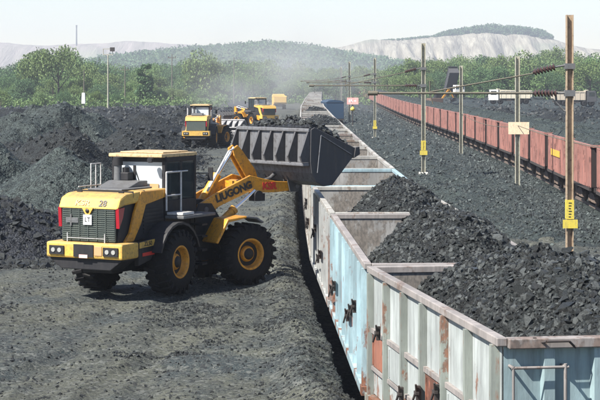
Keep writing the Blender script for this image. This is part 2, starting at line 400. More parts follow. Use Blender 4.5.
P, s_ = scatter_region(80000, 25, 130, -.20, .045, kp_plat, .018, .12, 3.0)
tag(link('gravel', rockmesh('gravel', P, s_, 'coal_rock')), 'grit and small coal along the edge of the loading platform', 'gravel', kind='stuff')

# ------------------------------------------------------------------ separate coal heaps
def heap(hp, label, mat='coal', rock='coal_rock', group=None, n=900, seed=0, smin=.06, smax=.4, hcell=.22):
    hx, hy, rx, ry, h = hp
    base = float(terrain(np.array([hx]), np.array([hy]))[0])
    nx = int(min(90, 2.6 * rx / hcell)); ny = int(min(90, 2.6 * ry / (hcell * 1.3)))
    x, y = np.meshgrid(np.linspace(-1.3 * rx, 1.3 * rx, nx), np.linspace(-1.3 * ry, 1.3 * ry, ny), indexing='xy')
    def hz(x, y): return heap_h(x + hx, y + hy, hp, seed) + .16 * fbm(x * 2.2, y * 2.2, 3, seed + 9)
    tz = terrain(x + hx, y + hy)
    z = np.maximum(np.maximum(hz(x, y), -.6) + base - .2, tz - .45)
    root = empty('coal_heap', (hx, hy, base), 0, label, 'coal heap', group)
    link('heap_body', npmesh('heap_body', np.stack([x, y, z - base], -1).reshape(-1, 3), grid_idx(ny, nx), mat, False), root)
    px = rng.uniform(-1.15 * rx, 1.15 * rx, n); py = rng.uniform(-1.15 * ry, 1.0 * ry, n)
    pz = np.maximum(hz(px, py) - .2, terrain(px + hx, py + hy) - base)
    s = (smin + (smax - smin) * rng.uniform(0, 1, n) ** 4) * (.75 + hy / 260)
    link('loose_lumps', rockmesh('loose_lumps', np.stack([px, py, pz + s * .1], 1), s, rock, dist=hy), root, kind='stuff')
    return root
heap((-10.6, 55.5, 5.0, 5.5, 2.1), 'black coal heap in the left foreground beside the big loader, with larger lumps', 'coal_dark', 'coal_rock', n=3800, seed=101, smin=.07, smax=.42)
heap((-8.8, 67, 4.4, 6, 2.5), 'grey dusty coal heap just behind the big loader railing', 'coal_dusty', rock='rock_dusty', n=900, seed=111, smax=.25)
heap((-13.8, 74, 4.5, 6, 2.5), 'rounded dusty heap at the left edge of the photo behind the black heap', 'coal_dusty', rock='rock_dusty', n=900, seed=117, smax=.25)
heap((-11.8, 88, 4.5, 5, 2.9), 'coal heap second back from the black foreground heap', 'coal', n=1500, seed=121)
heap((-7.9, 92, 3.6, 6, 1.7), 'dark coal heap directly above the cab roof of the big loader', 'coal', n=1500, seed=131)
heap((-10.6, 112, 4.2, 7, 2.0), 'coal heap in front of the middle loader, hiding its wheels', 'coal', n=1500, seed=141)
heap((-17.0, 118, 6, 8, 2.9), 'broad coal heap with a light stone on its crest at left', 'coal_dusty', rock='rock_dusty', n=1200, seed=151, smax=.3)
farh = [(-13.5, 150, 5, 8, 2.6), (-21, 165, 7, 9, 2.9), (-29, 178, 8, 9, 3.0), (-12.5, 190, 6, 9, 2.6), (-20, 215, 7, 10, 2.8), (-33, 230, 8, 10, 2.9),
        (-27, 255, 8, 10, 2.6), (-16, 250, 7, 9, 2.5), (-41, 262, 9, 10, 2.8), (-35, 290, 9, 12, 2.6), (-22, 295, 8, 10, 2.4), (-49, 300, 9, 12, 2.7)]
for i, hp in enumerate([(a, b, c, d, max(.5, 4.75 - .0125 * b - float(terrain(np.array([a * 1.0]), np.array([b * 1.0]))[0]))) for a, b, c, d, e in farh]):
    heap(hp, ['coal heap left of the middle loader, just behind the nearer heaps', 'coal heap behind the broad dusty heap', 'low coal heap at the left edge far behind the dusty heap', 'coal heap directly left of the middle loader cab', 'coal heap below the foot of the cross-armed power pole', 'far coal heap at the left edge below the green trees', 'far coal heap near the foot of the floodlight pole', 'far coal heap under the narrow upright tree', 'far low coal heap at the left photo edge below the bushes', 'low black heap at the foot of the largest green tree', 'low black heap in line with the short power pole', 'farthest low heap cut by the left photo edge'][i], 'coal', group='far coal heaps of the left stockyard', n=500, seed=200 + 7 * i, smin=.12, smax=.6, hcell=.4)
for i, hp in enumerate([(25, 160, 6, 9, 1.4), (33, 215, 8, 12, 1.6), (27, 240, 6, 10, 1.5), (42, 270, 9, 12, 1.4)]):
    heap(hp, ['nearest low coal heap on the bank behind the red train', 'second low coal heap on the bank behind the red train', 'low coal heap on the bank in front of the cream tipper', 'low coal heap on the bank in front of the brown-bodied tipper'][i], 'coal', group='coal heaps beyond the red train', n=500, seed=300 + 7 * i, smin=.12, smax=.6, hcell=.4)

# ------------------------------------------------------------------ wagons
M['mint'] = rusty('mint_wagon_paint', (.36, .39, .38), lo=.56, hi=.68, low=.08)
M['mint_rib'] = rusty('mint_rib_paint', (.22, .245, .22), low=.07, lo=.49, hi=.6)
M['cyan'] = rusty('cyan_wagon_paint', (.30, .42, .46), low=.11, lo=.57, hi=.6)
M['cyan_end'] = rusty('blue_end_paint', (.29, .39, .41), lo=.6, hi=.70)
M['brown'] = rusty('brown_wagon_paint', (.36, .37, .36), (.20, .11, .08), lo=.5, hi=.62)
M['pale'] = rusty('pale_wagon_paint', (.36, .35, .32), (.18, .12, .08), lo=.5, hi=.64)
M['inner'] = rusty('bare_inner_steel', (.30, .295, .28), (.19, .165, .14), lo=.42, hi=.6, rough=.75)
M['rail_rust'] = rusty('rusty_top_rail', (.27, .245, .23), (.19, .14, .115), lo=.5, hi=.62)
M['door_rust'] = rusty('rust_orange_door', (.27, .105, .065), (.10, .045, .03), lo=.42, hi=.56)
M['bogie'] = dirty('dusty_bogie_casting', (.20, .15, .12), (.07, .055, .045), rough=.8, spec=.2)
M['red_end'] = dirty('shade_dark_end', (.030, .018, .016), (.012, .010, .010), rough=.8)  # near-black tone paints the shade in the gaps between the red wagons
M['under'] = dirty('oily_underframe', (.05, .042, .04), (.03, .027, .025), rough=.8, spec=.2)
M['wheel_steel'] = dirty('wheel_steel', (.16, .12, .10), (.06, .05, .04), rough=.6)
M['red'] = rusty('red_oxide_recess_shade', (.20, .084, .070), (.11, .05, .042), lo=.5, hi=.66)  # panels toned darker than the ribs: recess shade put into the colour
M['red_rib'] = rusty('red_oxide_rib_light', (.33, .150, .122), (.18, .08, .065), lo=.5, hi=.66)
M['yellow_panel'] = dirty('yellow_panel_paint', (.75, .42, .04), rough=.6)
M['white'] = dirty('dusty_white_paint', (.66, .65, .60), (.28, .25, .2), rough=.6)
M['latch'] = dirty('black_iron', (.03, .028, .028), (.06, .04, .03), rough=.6)

Z0, Z1 = 1.15, 3.22
_wheelset = None
def bogie(root, y, detail):
    b = MB()
    for sx in (-1, 1):
        b.prism([(-1.25, .55), (-.9, .36), (-.3, .30), (.3, .30), (.9, .36), (1.25, .55), (.5, .75), (-.5, .75)], sx * 1.16 - .07, sx * 1.16 + .07)
        if detail > 0:
            b.box(sx * 1.16 - .1, sx * 1.16 + .12, -1.17, -.83, .32, .62); b.box(sx * 1.16 - .1, sx * 1.16 + .12, .83, 1.17, .32, .62)
            for q in (-.16, 0, .16): b.tube((sx * 1.19, q, .42), (sx * 1.19, q, .68), .06, n=7)
    b.box(-1.1, 1.1, -.2, .2, .5, .85)
    bo = b.build('bogie', 'bogie', root, loc=(0, y, 0))
    for yy in (-1.0, 1.0):
        w = MB()
        for sx in (-1, 1): w.lathe([(sx * .78, .0), (sx * .78, .38), (sx * .76, .47), (sx * .82, .5), (sx * .83, .45), (sx * .9, .44), (sx * .9, .37), (sx * .86, .3), (sx * .87, .12), (sx * .92, 0)], n=18, c=(0, yy, .45))
        w.tube((-.8, yy, .45), (.8, yy, .45), .07, n=6); w.build('wheelset', 'wheel_steel', bo)
def wagon(L, label, side, rib, end, inner, group, nst=9, detail=2, name='open_wagon', toprail='rail_rust', doors=True, panel=None, ribs_joined=False, rails=True):
    root = empty(name, (0, 0, 0), 0, label, 'wagon', group); h = L / 2; cl = .42 if L != 8.35 else 1.25
    xo = 1.50
    for sx in (-1, 1):
        MB().box(min(sx * xo, sx * (xo - .012)), max(sx * xo, sx * (xo - .012)), -h, h, Z0, Z1 - .1).build('side_wall', side, root)
        MB().box(min(sx * (xo - .014), sx * (xo - .03)), max(sx * (xo - .014), sx * (xo - .03)), -h + .02, h - .02, Z0, Z1 - .102).build('inner_lining', inner, root)
    for sy in (-1, 1):
        MB().box(-xo + .03, xo - .03, min(sy * h, sy * (h - .012)), max(sy * h, sy * (h - .012)), Z0, Z1 - .1).build('end_wall', end, root)
        MB().box(-xo + .04, xo - .04, min(sy * (h - .014), sy * (h - .03)), max(sy * (h - .014), sy * (h - .03)), Z0, Z1 - .102).build('end_lining', inner, root)
    MB().box(-xo + .03, xo - .03, -h + .03, h - .03, Z0 - .03, Z0 + .02).build('floor', inner, root)
    t = MB(); a = .13
    t.box(-xo - .07, -xo + .06, -h - .06, h + .06, Z1 - .1, Z1 + .005); t.box(xo - .06, xo + .07, -h - .06, h + .06, Z1 - .1, Z1 + .005)
    t.box(-xo + .062, xo - .062, -h - .15, -h + .05, Z1 - .12, Z1); t.box(-xo + .062, xo - .062, h - .05, h + .15, Z1 - .11, Z1)
    t.build('top_rail', toprail, root, bevel=.012 if detail > 1 else 0)
    # stanchions
    st = [-h + .14 + (2 * h - .28) * i / (nst - 1) for i in range(nst)]
    w = .07
    def rib_poly(sx, z0=Z0 - .02, z1=Z1 - .14):
        return [(sx * xo, -w, z0), (sx * (xo + .05), -w * .7, z0), (sx * (xo + .05), w * .7, z0), (sx * xo, w, z0), (sx * xo, -w, z1), (sx * (xo + .10), -w * .7, z1), (sx * (xo + .10), w * .7, z1), (sx * xo, w, z1)]
    def ribprism(b, sx, y, dp=.10):
        p = [(sx * (xo + .002), y - w, 0), (sx * (xo + dp), y - w * .72, 0), (sx * (xo + dp), y + w * .72, 0), (sx * (xo + .002), y + w, 0)]
        b.hexa([(q[0], q[1], Z0 - .02) for q in p] + [(q[0], q[1], Z1 - .10) for q in p])
    for sx in (-1, 1):
        if ribs_joined:
            b = MB(); w = .07
            for y in st: ribprism(b, sx, y, .09)
            b.build('side_ribs', rib, root, kind='stuff')
        else:
            b = MB(); ribprism(b, sx, 0); me = b.mesh('stanchion'); me.materials.append(M[rib])
            for y in st: link('stanchion', me, root, (0, y, 0))
            m_ = MB(); m_.box(-.05, .05, -1, 1, -.04, .04)
    if not ribs_joined:
        gap = st[1] - st[0]; b = MB().box(-xo - .055, -xo - .002, -gap / 2 + w, gap / 2 - w, 2.16, 2.235); me = b.mesh('mid_rail'); me.materials.append(M[toprail])
        for i in range(nst - 1 if rails else 0): link('mid_rail', me, root, (0, (st[i] + st[i + 1]) / 2, 0))
        b = MB().box(-xo - .05, -xo - .002, -gap / 2 + w, gap / 2 - w, 1.55, 1.61); me = b.mesh('lower_rail'); me.materials.append(M[toprail])
        for i in range(nst - 1 if rails else 0): link('lower_rail', me, root, (0, (st[i] + st[i + 1]) / 2, 0))
        # low doors and iron latches on the camera side
        dm = MB(); dm.box(-xo - .035, -xo - .003, -gap / 2 + w + .03, gap / 2 - w - .03, 1.63, 2.14)
        dm.box(-xo - .05, -xo - .036, -gap / 2 + w + .1, -gap / 2 + w + .16, 1.66, 2.1); dm.box(-xo - .05, -xo - .036, gap / 2 - w - .16, gap / 2 - w - .1, 1.66, 2.1)
        lm = MB().box(-.03, .03, -.035, .035, -.10, .12); lm.tube((-.02, 0, .08), (-.07, .09, -.14), .018, n=6); lm.tube((-.02, 0, -.05), (-.05, -.07, .15), .016, n=6); lm.box(-.05, 0, -.07, .07, .0, .04)
        dme = dm.mesh('door'); lme = lm.mesh('latch'); lme.materials.append(M['latch'])
        dr = dme.copy(); dme.materials.append(M[side]); dr.materials.append(M['door_rust'])
        for i in range(nst - 1):
            if i % 3 != 0 or not doors:
                d = link('door', dr if i in (2, 5, 7) else dme, root, (0, (st[i] + st[i + 1]) / 2, 0))
                if i in (2, 5, 7): d['label'] = 'rust-orange drop door'
        for i in range(1, nst - 1):
            if (i * 5 + nst) % 7 in (0, 2, 5): continue
            link('latch', lme, root, (-xo - .13, st[i] + .15 * ((i * 3) % 4 - 1.5), 1.62 + .22 * ((i * 7) % 4)))
    # ends
    for sy in (-1, 1):
        for x in ((-.93, -.31, .31, .93) if detail else (-.6, .6)):
            b = MB(); b.hexa([(x - .09, sy * h, Z0), (x + .09, sy * h, Z0), (x + .065, sy * (h + .10), Z0), (x - .065, sy * (h + .10), Z0),
                              (x - .09, sy * h, Z1 - .112), (x + .09, sy * h, Z1 - .112), (x + .065, sy * (h + .10), Z1 - .112), (x - .065, sy * (h + .10), Z1 - .112)])
            b.build('end_stanchion', end, root)
    for sx in (-1, 1): MB().box(*sorted((sx * (xo - .02), sx * (xo + .115))), -h - .02, h + .02, Z0 - .17, Z0 - .021).build('side_sill', rib if detail > 1 else 'under', root)
    u = MB()
    for sx in (-1, 1): u.box(sx * 1.3 - .06, sx * 1.3 + .06, -h, h, Z0 - .25, Z0 - .035)
    u.box(-.18, .18, -h - .25, h + .25, .86, 1.1)
    for y in (-h + .05, h - .05): u.box(-1.24, 1.24, y - .06, y + .06, .85, Z0 - .04)
    u.build('underframe', 'under', root)
    for sy in (-1, 1):
        b = MB().tube((0, sy * (h + .22), .98), (0, sy * (h + cl), .98), .09, n=8); b.box(-.14, .14, sy * (h + cl) - .08, sy * (h + cl) + .08, .86, 1.1); b.build('coupler', 'under', root)
        bogie(root, sy * (h - 1.75), detail)
    if panel: MB().box(-xo - .112, -xo - .098, -panel[1], panel[1], panel[2], panel[3]).build('painted_panel', panel[0], root)
    return root
def place(o, xl0, y0, xl1, y1, zr):
    """left wall runs from (xl0,y0) to (xl1,y1)"""
    a = math.atan2(-(xl1 - xl0), y1 - y0)
    mx, my = (xl0 + xl1) / 2, (y0 + y1) / 2
    o.location = (mx + 1.55 * math.cos(a), my + 1.55 * math.sin(a), zr); o.rotation_euler = (0, 0, a)

def coal_pile(wag, L, crest, label, nl, n2, seed, mat='coal', low=.55, reach=(-1, 1), off=.35, wide=1.75, lump=(.12, .30), dist=30):
    """crest(v) height above wagon floor along the wagon; leans to the right"""
    root = empty('coal_pile', wag.location, wag.rotation_euler.z, label, 'coal pile')
    nx, ny = 64, int(L * 16)
    def hz(u, v):
        c = crest(v / (L / 2)); d = np.abs((u - off)) / wide
        z = Z0 + low + (c - low) * np.clip(1 - d ** 1.6, 0, 1) - np.clip(-(u - off) - .3, 0, 2) ** 1.3 * .42 * (c > .2)
        z = z + .22 * fbm(u * 1.6, v * 1.6, 4, seed) + .07 * fbm(u * 6, v * 6, 3, seed + 5)
        lim = Z1 - .12 + .35 * np.clip((1.46 - np.abs(u)) / .5, 0, 1) * 3
        return np.clip(np.minimum(z, lim), Z0 + .03, 9)
    u, v = np.meshgrid(np.linspace(-1.46, 1.46, nx), np.linspace(-L / 2 + .04, L / 2 - .04, ny), indexing='xy')
    def lim_end(z, v): return np.minimum(z, Z1 - .06 + 2.2 * np.clip((L / 2 - .04 - np.abs(v)) , 0, 3))
    z = lim_end(hz(u, v), v)
    link('pile_body', npmesh('pile_body', np.stack([u, v, z], -1).reshape(-1, 3), grid_idx(ny, nx), mat, False), root)
    px = rng.uniform(-1.38, 1.38, n2); py = rng.uniform(-L / 2 + .1, L / 2 - .1, n2); pz = lim_end(hz(px, py), py)
    k_ = pz > Z0 + .15; px, py, pz = px[k_], py[k_], pz[k_]
    s = .035 + .13 * rng.uniform(0, 1, len(px)) ** 2.5
    link('coal_rubble', rockmesh('coal_rubble', np.stack([px, py, pz + s * .05], 1), s, 'wagon_coal', .8, dist=dist), root, kind='stuff')
    px = rng.uniform(-1.25, 1.25, nl * 2); py = rng.uniform(-L / 2 + .25, L / 2 - .25, nl * 2); pz = lim_end(hz(px, py), py)
    k_ = np.nonzero(pz > Z0 + .5)[0][:nl]
    for i in k_:
        q = lump[0] + (lump[1] - lump[0]) * random.random() ** 4
        o = link('coal_lump', random.choice(LUMPS), root, (px[i], py[i], pz[i] + q * .08))
        o.scale = (q * random.uniform(.8, 1.25), q, q * random.uniform(.85, 1.15)); o.rotation_euler = (random.gauss(0, .5), random.gauss(0, .5), random.uniform(0, 6.28))
    return root

GN = 'wagons of the train being loaded'
A = wagon(8.2, 'off-white open wagon nearest the camera with grey-green ribs, heaped with coal', 'mint', 'mint_rib', 'cyan_end', 'inner', GN, nst=7)
place(A, 2.36, 20.95, 1.14, 29.05, RAIL)
# end-wall furniture of the near wagon
e = MB(); e.tube((-1.42, -4.28, 2.88), (-.72, -4.28, 2.88), .018, n=8); e.tube((-.76, -4.28, 2.92), (-.76, -4.28, 1.6), .022, n=8); e.tube((-1.40, -4.28, 2.9), (-1.40, -4.28, 1.5), .018, n=8)
for z in (2.45, 2.05, 1.65): e.tube((-1.40, -4.28, z), (-.76, -4.28, z), .014, n=6)
for x in (-1.40, -.76): e.tube((x, -4.28, 2.88), (x, -4.1, 2.88), .02, n=6)
e.build('ladder', 'rail_rust', A)
e = MB(); e.path([(-1.05, -4.23, 3.17), (-1.0, -4.30, 3.19), (-.72, -4.30, 3.19), (-.62, -4.23, 3.10)], .014, 6); e.box(-1.14, -1.10, -4.225, -4.20, 3.11, 3.23); e.build('grab_handle', 'latch', A)
B = wagon(11.1, 'light blue open wagon behind the off-white one, orange rust along its foot', 'cyan', 'cyan', 'cyan_end', 'inner', GN, nst=10, rails=False)
place(B, 1.10, 29.6, .74, 40.7, RAIL)
Cw = wagon(10.2, 'rust-streaked pale wagon behind the light blue one, coal heaped at its near end', 'brown', 'brown', 'cyan', 'inner', GN, nst=9, rails=False, toprail='pale')
place(Cw, .72, 41.3, .38, 51.5, RAIL)
Dw = wagon(10.0, 'white open wagon under the raised loader bucket, cyan near top rail, empty', 'pale', 'pale', 'cyan', 'inner', GN, nst=9, toprail='cyan')
place(Dw, .36, 52.1, .26, 62.1, RAIL)
coal_pile(A, 8.1, lambda v: 2.15 + .42 * np.exp(-((v - .1) / .7) ** 2), 'large coal pile brimming over the off-white wagon nearest the camera', 290, 9000, 401, low=1.55, off=.5, wide=2.5)
coal_pile(B, 11.0, lambda v: 1.0 + 1.55 * np.exp(-(np.abs(v + .1) / .85) ** 3) , 'coal pile peaking above the light blue wagon, low at its left wall', 270, 8000, 411, low=1.1, off=.45, wide=2.5, lump=(.13, .30), dist=40)
coal_pile(Cw, 10.1, lambda v: .4 + 2.15 * np.exp(-(np.abs(v + .15) / .8) ** 2.6), 'coal pile in the rust-streaked pale wagon below the loader bucket', 160, 4500, 421, low=.8, off=.45, wide=2.4, lump=(.14, .3), dist=50)
y = 62.7; i = 0
base = wagon(10.0, 'empty pale grey open wagon further along the train being loaded', 'pale', 'pale', 'inner', 'inner', GN, nst=9, detail=1, ribs_joined=True, toprail='pale')
base2 = wagon(10.0, 'rust-brown open wagon far along the train being loaded', 'brown', 'brown', 'inner', 'inner', GN, nst=9, detail=1, ribs_joined=True, toprail='rail_rust')
used = [False, False]; filled = {}
while y < 470:
    src = base if i % 5 != 3 else base2; k_ = 0 if src is base else 1
    w = src if not used[k_] else copy_tree(src); used[k_] = True
    z = RAIL + float(rise(np.array(y))) * .6
    place(w, float(near_left(y)), y, float(near_left(y + 10)), y + 10, z)
    filled[i] = w
    if y > 100: w['label'] = ('empty pale grey open wagon' if k_ == 0 else 'rust-brown open wagon') + ' in the dusty far part of the train being loaded'
    y += 10.65; i += 1
i0 = min(filled, key=lambda q: abs(filled[q].location.y - 128))
coal_pile(filled[i0], 10, lambda v: 2.35 + .3 * np.exp(-(v / .7) ** 2), 'coal pile on the far wagon right behind the raised bucket', 30, 1500, 431, low=1.9, off=0, lump=(.2, .45), dist=140)
coal_pile(filled[i0 + 1], 10, lambda v: 2.2 + .3 * np.exp(-(v / .7) ** 2), 'coal pile one wagon beyond the one behind the raised bucket', 20, 1000, 441, low=1.9, off=0, lump=(.2, .45), dist=140)
coal_pile(filled[i0 + 6], 10, lambda v: 2.2 + .2 * np.exp(-(v / .7) ** 2), 'dark strip of coal on a far wagon in the dust', 10, 500, 451, low=1.9, off=0, lump=(.2, .45), dist=140)

# red train
GR = 'wagons of the red train'
red = wagon(8.35, 'red-oxide open wagon of the long train on the right', 'red', 'red_rib', 'red_end', 'red', GR, nst=15, detail=1, ribs_joined=True, toprail='red_rib')
redp = wagon(8.35, 'red-oxide wagon with a yellow panel on its side, behind the tall mast at right', 'red', 'red_rib', 'red_end', 'red', GR, nst=15, detail=1, ribs_joined=True, toprail='red_rib', panel=('yellow_panel', 2.3, 2.05, 2.42))
load0 = empty('wagon_load', (0, 0, 0), 0, 'coal filling a red-oxide wagon up to its top rail', 'coal load', 'coal loads of the red train')
u, v = np.meshgrid(np.linspace(-1.44, 1.44, 26), np.linspace(-4.12, 4.12, 60), indexing='xy')
zl_ = Z1 - .2 + .5 * np.clip((1.55 - np.abs(u)) / .6, 0, 1) * np.clip((4.3 - np.abs(v)) / .4, 0, 1) + .25 * fbm(u * 1.3, v * 1.1, 4, 71)
link('load_body', npmesh('load_body', np.stack([u, v, zl_], -1).reshape(-1, 3), grid_idx(60, 26), 'coal_dusty'), load0)
y = 64.0; i = 0; first = True; near_names = {}
ORD = ['', 'first', 'second', 'third', 'fourth', 'fifth', 'sixth', 'seventh', 'eighth', 'ninth', 'tenth', 'eleventh', 'twelfth']
while y < 700:
    if i == 3: w = redp
    elif i == 15: w = copy_tree(redp); w['label'] = 'red-oxide wagon with a yellow panel, far along the train behind the second mast'
    elif first: w = red; first = False
    else: w = copy_tree(red)
    place(w, float(red_left(y)), y, float(red_left(y + 8.35)), y + 8.35, RAIL + float(rise(np.array(y + 5))))
    wl = copy_tree(load0) if i else load0; wl.location = w.location; wl.rotation_euler = w.rotation_euler
    if 1 <= i <= 12:
        base_l = 'red-oxide wagon with a yellow panel' if i == 3 else 'red-oxide open wagon'
        w['label'] = base_l + ', ' + ORD[i] + ' of the red train counted from the right edge'
        wl['label'] = 'coal filling the ' + ORD[i] + ' red wagon counted from the right edge'
    elif i > 0 and i != 15: w['label'] = 'red-oxide open wagon in the receding far part of the red train'; wl['label'] = 'coal load in the receding far part of the red train'
    y += 10.95; i += 1
# rails of the red train's track
tr = empty('railway_track', (0, 0, 0)); tag(tr, kind='structure')
for off in (-.0, 1.676):
    b = MB(); yy = np.linspace(42, 700, 60)
    for a_, b_ in zip(yy[:-1], yy[1:]):
        xa, xb = float(red_left(a_)) + .71 + off, float(red_left(b_)) + .71 + off; za, zb = RAIL + float(rise(np.array(a_))), RAIL + float(rise(np.array(b_)))
        b.hexa([(xa - .035, a_, za - .16), (xa + .035, a_, za - .16), (xb + .035, b_, zb - .16), (xb - .035, b_, zb - .16), (xa - .035, a_, za), (xa + .035, a_, za), (xb + .035, b_, zb), (xb - .035, b_, zb)])
    b.build('rail', 'wheel_steel', tr)
b = MB(); yy = list(np.linspace(14, 520, 60))
t2 = empty('railway_track', (0, 0, 0)); tag(t2, kind='structure')
for off in (-.0, 1.676):
    b = MB()
    for a_, b_ in zip(yy[:-1], yy[1:]):
        xa, xb = float(near_left(a_)) + .71 + off, float(near_left(b_)) + .71 + off; za, zb = RAIL + .6 * float(rise(np.array(a_))), RAIL + .6 * float(rise(np.array(b_)))
        b.hexa([(xa - .035, a_, za - .16), (xa + .035, a_, za - .16), (xb + .035, b_, zb - .16), (xb - .035, b_, zb - .16), (xa - .035, a_, za), (xa + .035, a_, za), (xb + .035, b_, zb), (xb - .035, b_, zb)])
    b.build('rail', 'wheel_steel', t2)

# ------------------------------------------------------------------ wheel loaders
M['yel'] = dirty('loader_yellow', (.70, .30, .008), (.11, .08, .05), amount=.6, rough=.38, scale=2, spec=.5, streak=.5)
M['yelp'] = dirty('faded_loader_yellow', (.66, .39, .065), (.24, .18, .10), amount=.6, rough=.5, scale=2, streak=.6)
M['blk'] = dirty('loader_black', (.009, .009, .012), (.028, .026, .025), amount=.35, rough=.55, scale=3)
M['rub'] = dirty('tyre_rubber', (.009, .009, .011), (.026, .024, .022), amount=.5, rough=.85, scale=4, spec=.25)
M['steelg'] = dirty('worn_bucket_steel', (.185, .19, .20), (.08, .07, .068), amount=.6, rough=.45, scale=1.6, metal=.35)
M['steelm'] = dirty('shade_dark_rib_steel', (.07, .07, .075), (.05, .045, .04), amount=.5, rough=.5, scale=2)  # same steel as the bucket, darkened to paint in shade on the ribs
M['steeld'] = dirty('dark_bucket_steel', (.045, .047, .055), (.09, .08, .07), amount=.5, rough=.5, scale=1.6)
M['chrome'] = newmat('cylinder_rod', (.75, .75, .75), .18, 1)
M['greyp'] = dirty('grey_paint', (.12, .125, .13), (.08, .075, .07), rough=.5)
M['silver'] = dirty('silver_rail', (.55, .55, .55), (.3, .28, .25), rough=.45)
M['grille'] = dirty('grille_mesh', (.045, .06, .055), (.10, .11, .09), rough=.6, scale=5)
M['redl'] = newmat('red_lens', (.30, .01, .02), .25)
M['roofc'] = dirty('dusty_cab_roof', (.60, .46, .24), (.30, .20, .12), amount=.8, rough=.7, scale=2)
M['lamp'] = newmat('lamp_glass', (.32, .32, .30), .12)
M['ink'] = newmat('black_lettering', (.015, .014, .014), .5)
M['redink'] = newmat('red_lettering', (.55, .03, .02), .5)
M['faded'] = newmat('faded_lettering', (.50, .27, .13), .6)
M['card'] = newmat('white_card', (.80, .80, .78), .6)
M['pinkp'] = newmat('pink_plate', (.75, .45, .40), .6)
def glassmat(name, col, dust):
    m = newmat(name, col, .08, 0, .6); k = N(m)
    tr_ = k.n('ShaderNodeBsdfTransparent'); tr_.inputs[0].default_value = (.8, .9, .9, 1)
    mx = k.n('ShaderNodeMixShader'); f = k.ramp(k.noise(2.5, 5, .6), [(.3, dust), (.7, min(1, dust + .25))])
    out = k.t.nodes['Material Output']
    k.l(f, mx.inputs[0]); k.l(tr_.outputs[0], mx.inputs[1]); k.l(k.b.outputs[0], mx.inputs[2]); k.l(mx.outputs[0], out.inputs[0])
    return m
M['glass'] = glassmat('dusty_glass_sky_tone', (.62, .66, .68), .62)  # dust coat, with a bright sky reflection put into the pale colour
M['glassd'] = glassmat('dark_cab_glass', (.03, .04, .045), .5)
M['brownp'] = dirty('brown_seat', (.12, .07, .05), rough=.7)

def tyre_meshes():
    t = MB(); R0, w = .80, .30
    t.lathe([(-w + .06, .36), (-w, .44), (-w - .015, .58), (-w + .02, .70), (-w + .09, .755), (0, .765), (w - .09, .755), (w - .02, .70), (w + .015, .58), (w, .44), (w - .06, .36)], n=40)
    nl = 22
    for i in range(nl):
        for sx in (-1, 1):
            t0 = 2 * math.pi * (i + (.5 if sx > 0 else 0)) / nl
            def P(x, r, da): return (x, r * math.cos(t0 + da), r * math.sin(t0 + da))
            d = .055
            t.hexa([P(sx * .0, .745, -d + .09), P(sx * (w + .015), .70, -d - .02), P(sx * (w + .015), .70, d - .02), P(sx * .0, .745, d + .09),
                    P(sx * .0, .80, -d + .1), P(sx * (w - .01), .80, -d - .01), P(sx * (w - .01), .80, d - .01), P(sx * .0, .80, d + .08)])
            t.hexa([P(sx * (w + .0), .64, -d), P(sx * (w + .022), .64, -d * .9), P(sx * (w + .022), .64, d * .6), P(sx * w, .64, d * .7),
                    P(sx * (w - .03), .785, -d), P(sx * (w + .02), .775, -d), P(sx * (w + .02), .775, d * .8), P(sx * (w - .03), .785, d * .8)])
    r = MB(); r.lathe([(.18, 0), (.18, .16), (.13, .20), (.05, .22), (.05, .30), (.2, .34), (.27, .36), (.285, .40), (.26, .43), (.20, .40), (-.26, .40), (-.28, .43)], n=32)
    for i in range(12):
        a = 2 * math.pi * i / 12; r.tube((.05, .26 * math.cos(a), .26 * math.sin(a)), (.085, .26 * math.cos(a), .26 * math.sin(a)), .022, n=6)
    h = MB(); h.lathe([(.18, .0), (.24, .0)], n=4); h.lathe([(.095, .335), (.105, .30), (.085, .24), (.10, .18), (.20, .14), (.22, .07), (.225, 0)], n=20)
    tm = t.mesh('tyre'); tm.materials.append(M['rub']); rm = r.mesh('rim'); rm.materials.append(M['yel']); hm = h.mesh('hub'); hm.materials.append(M['blk'])
    return tm, rm, hm
TM, RM, HM = tyre_meshes()

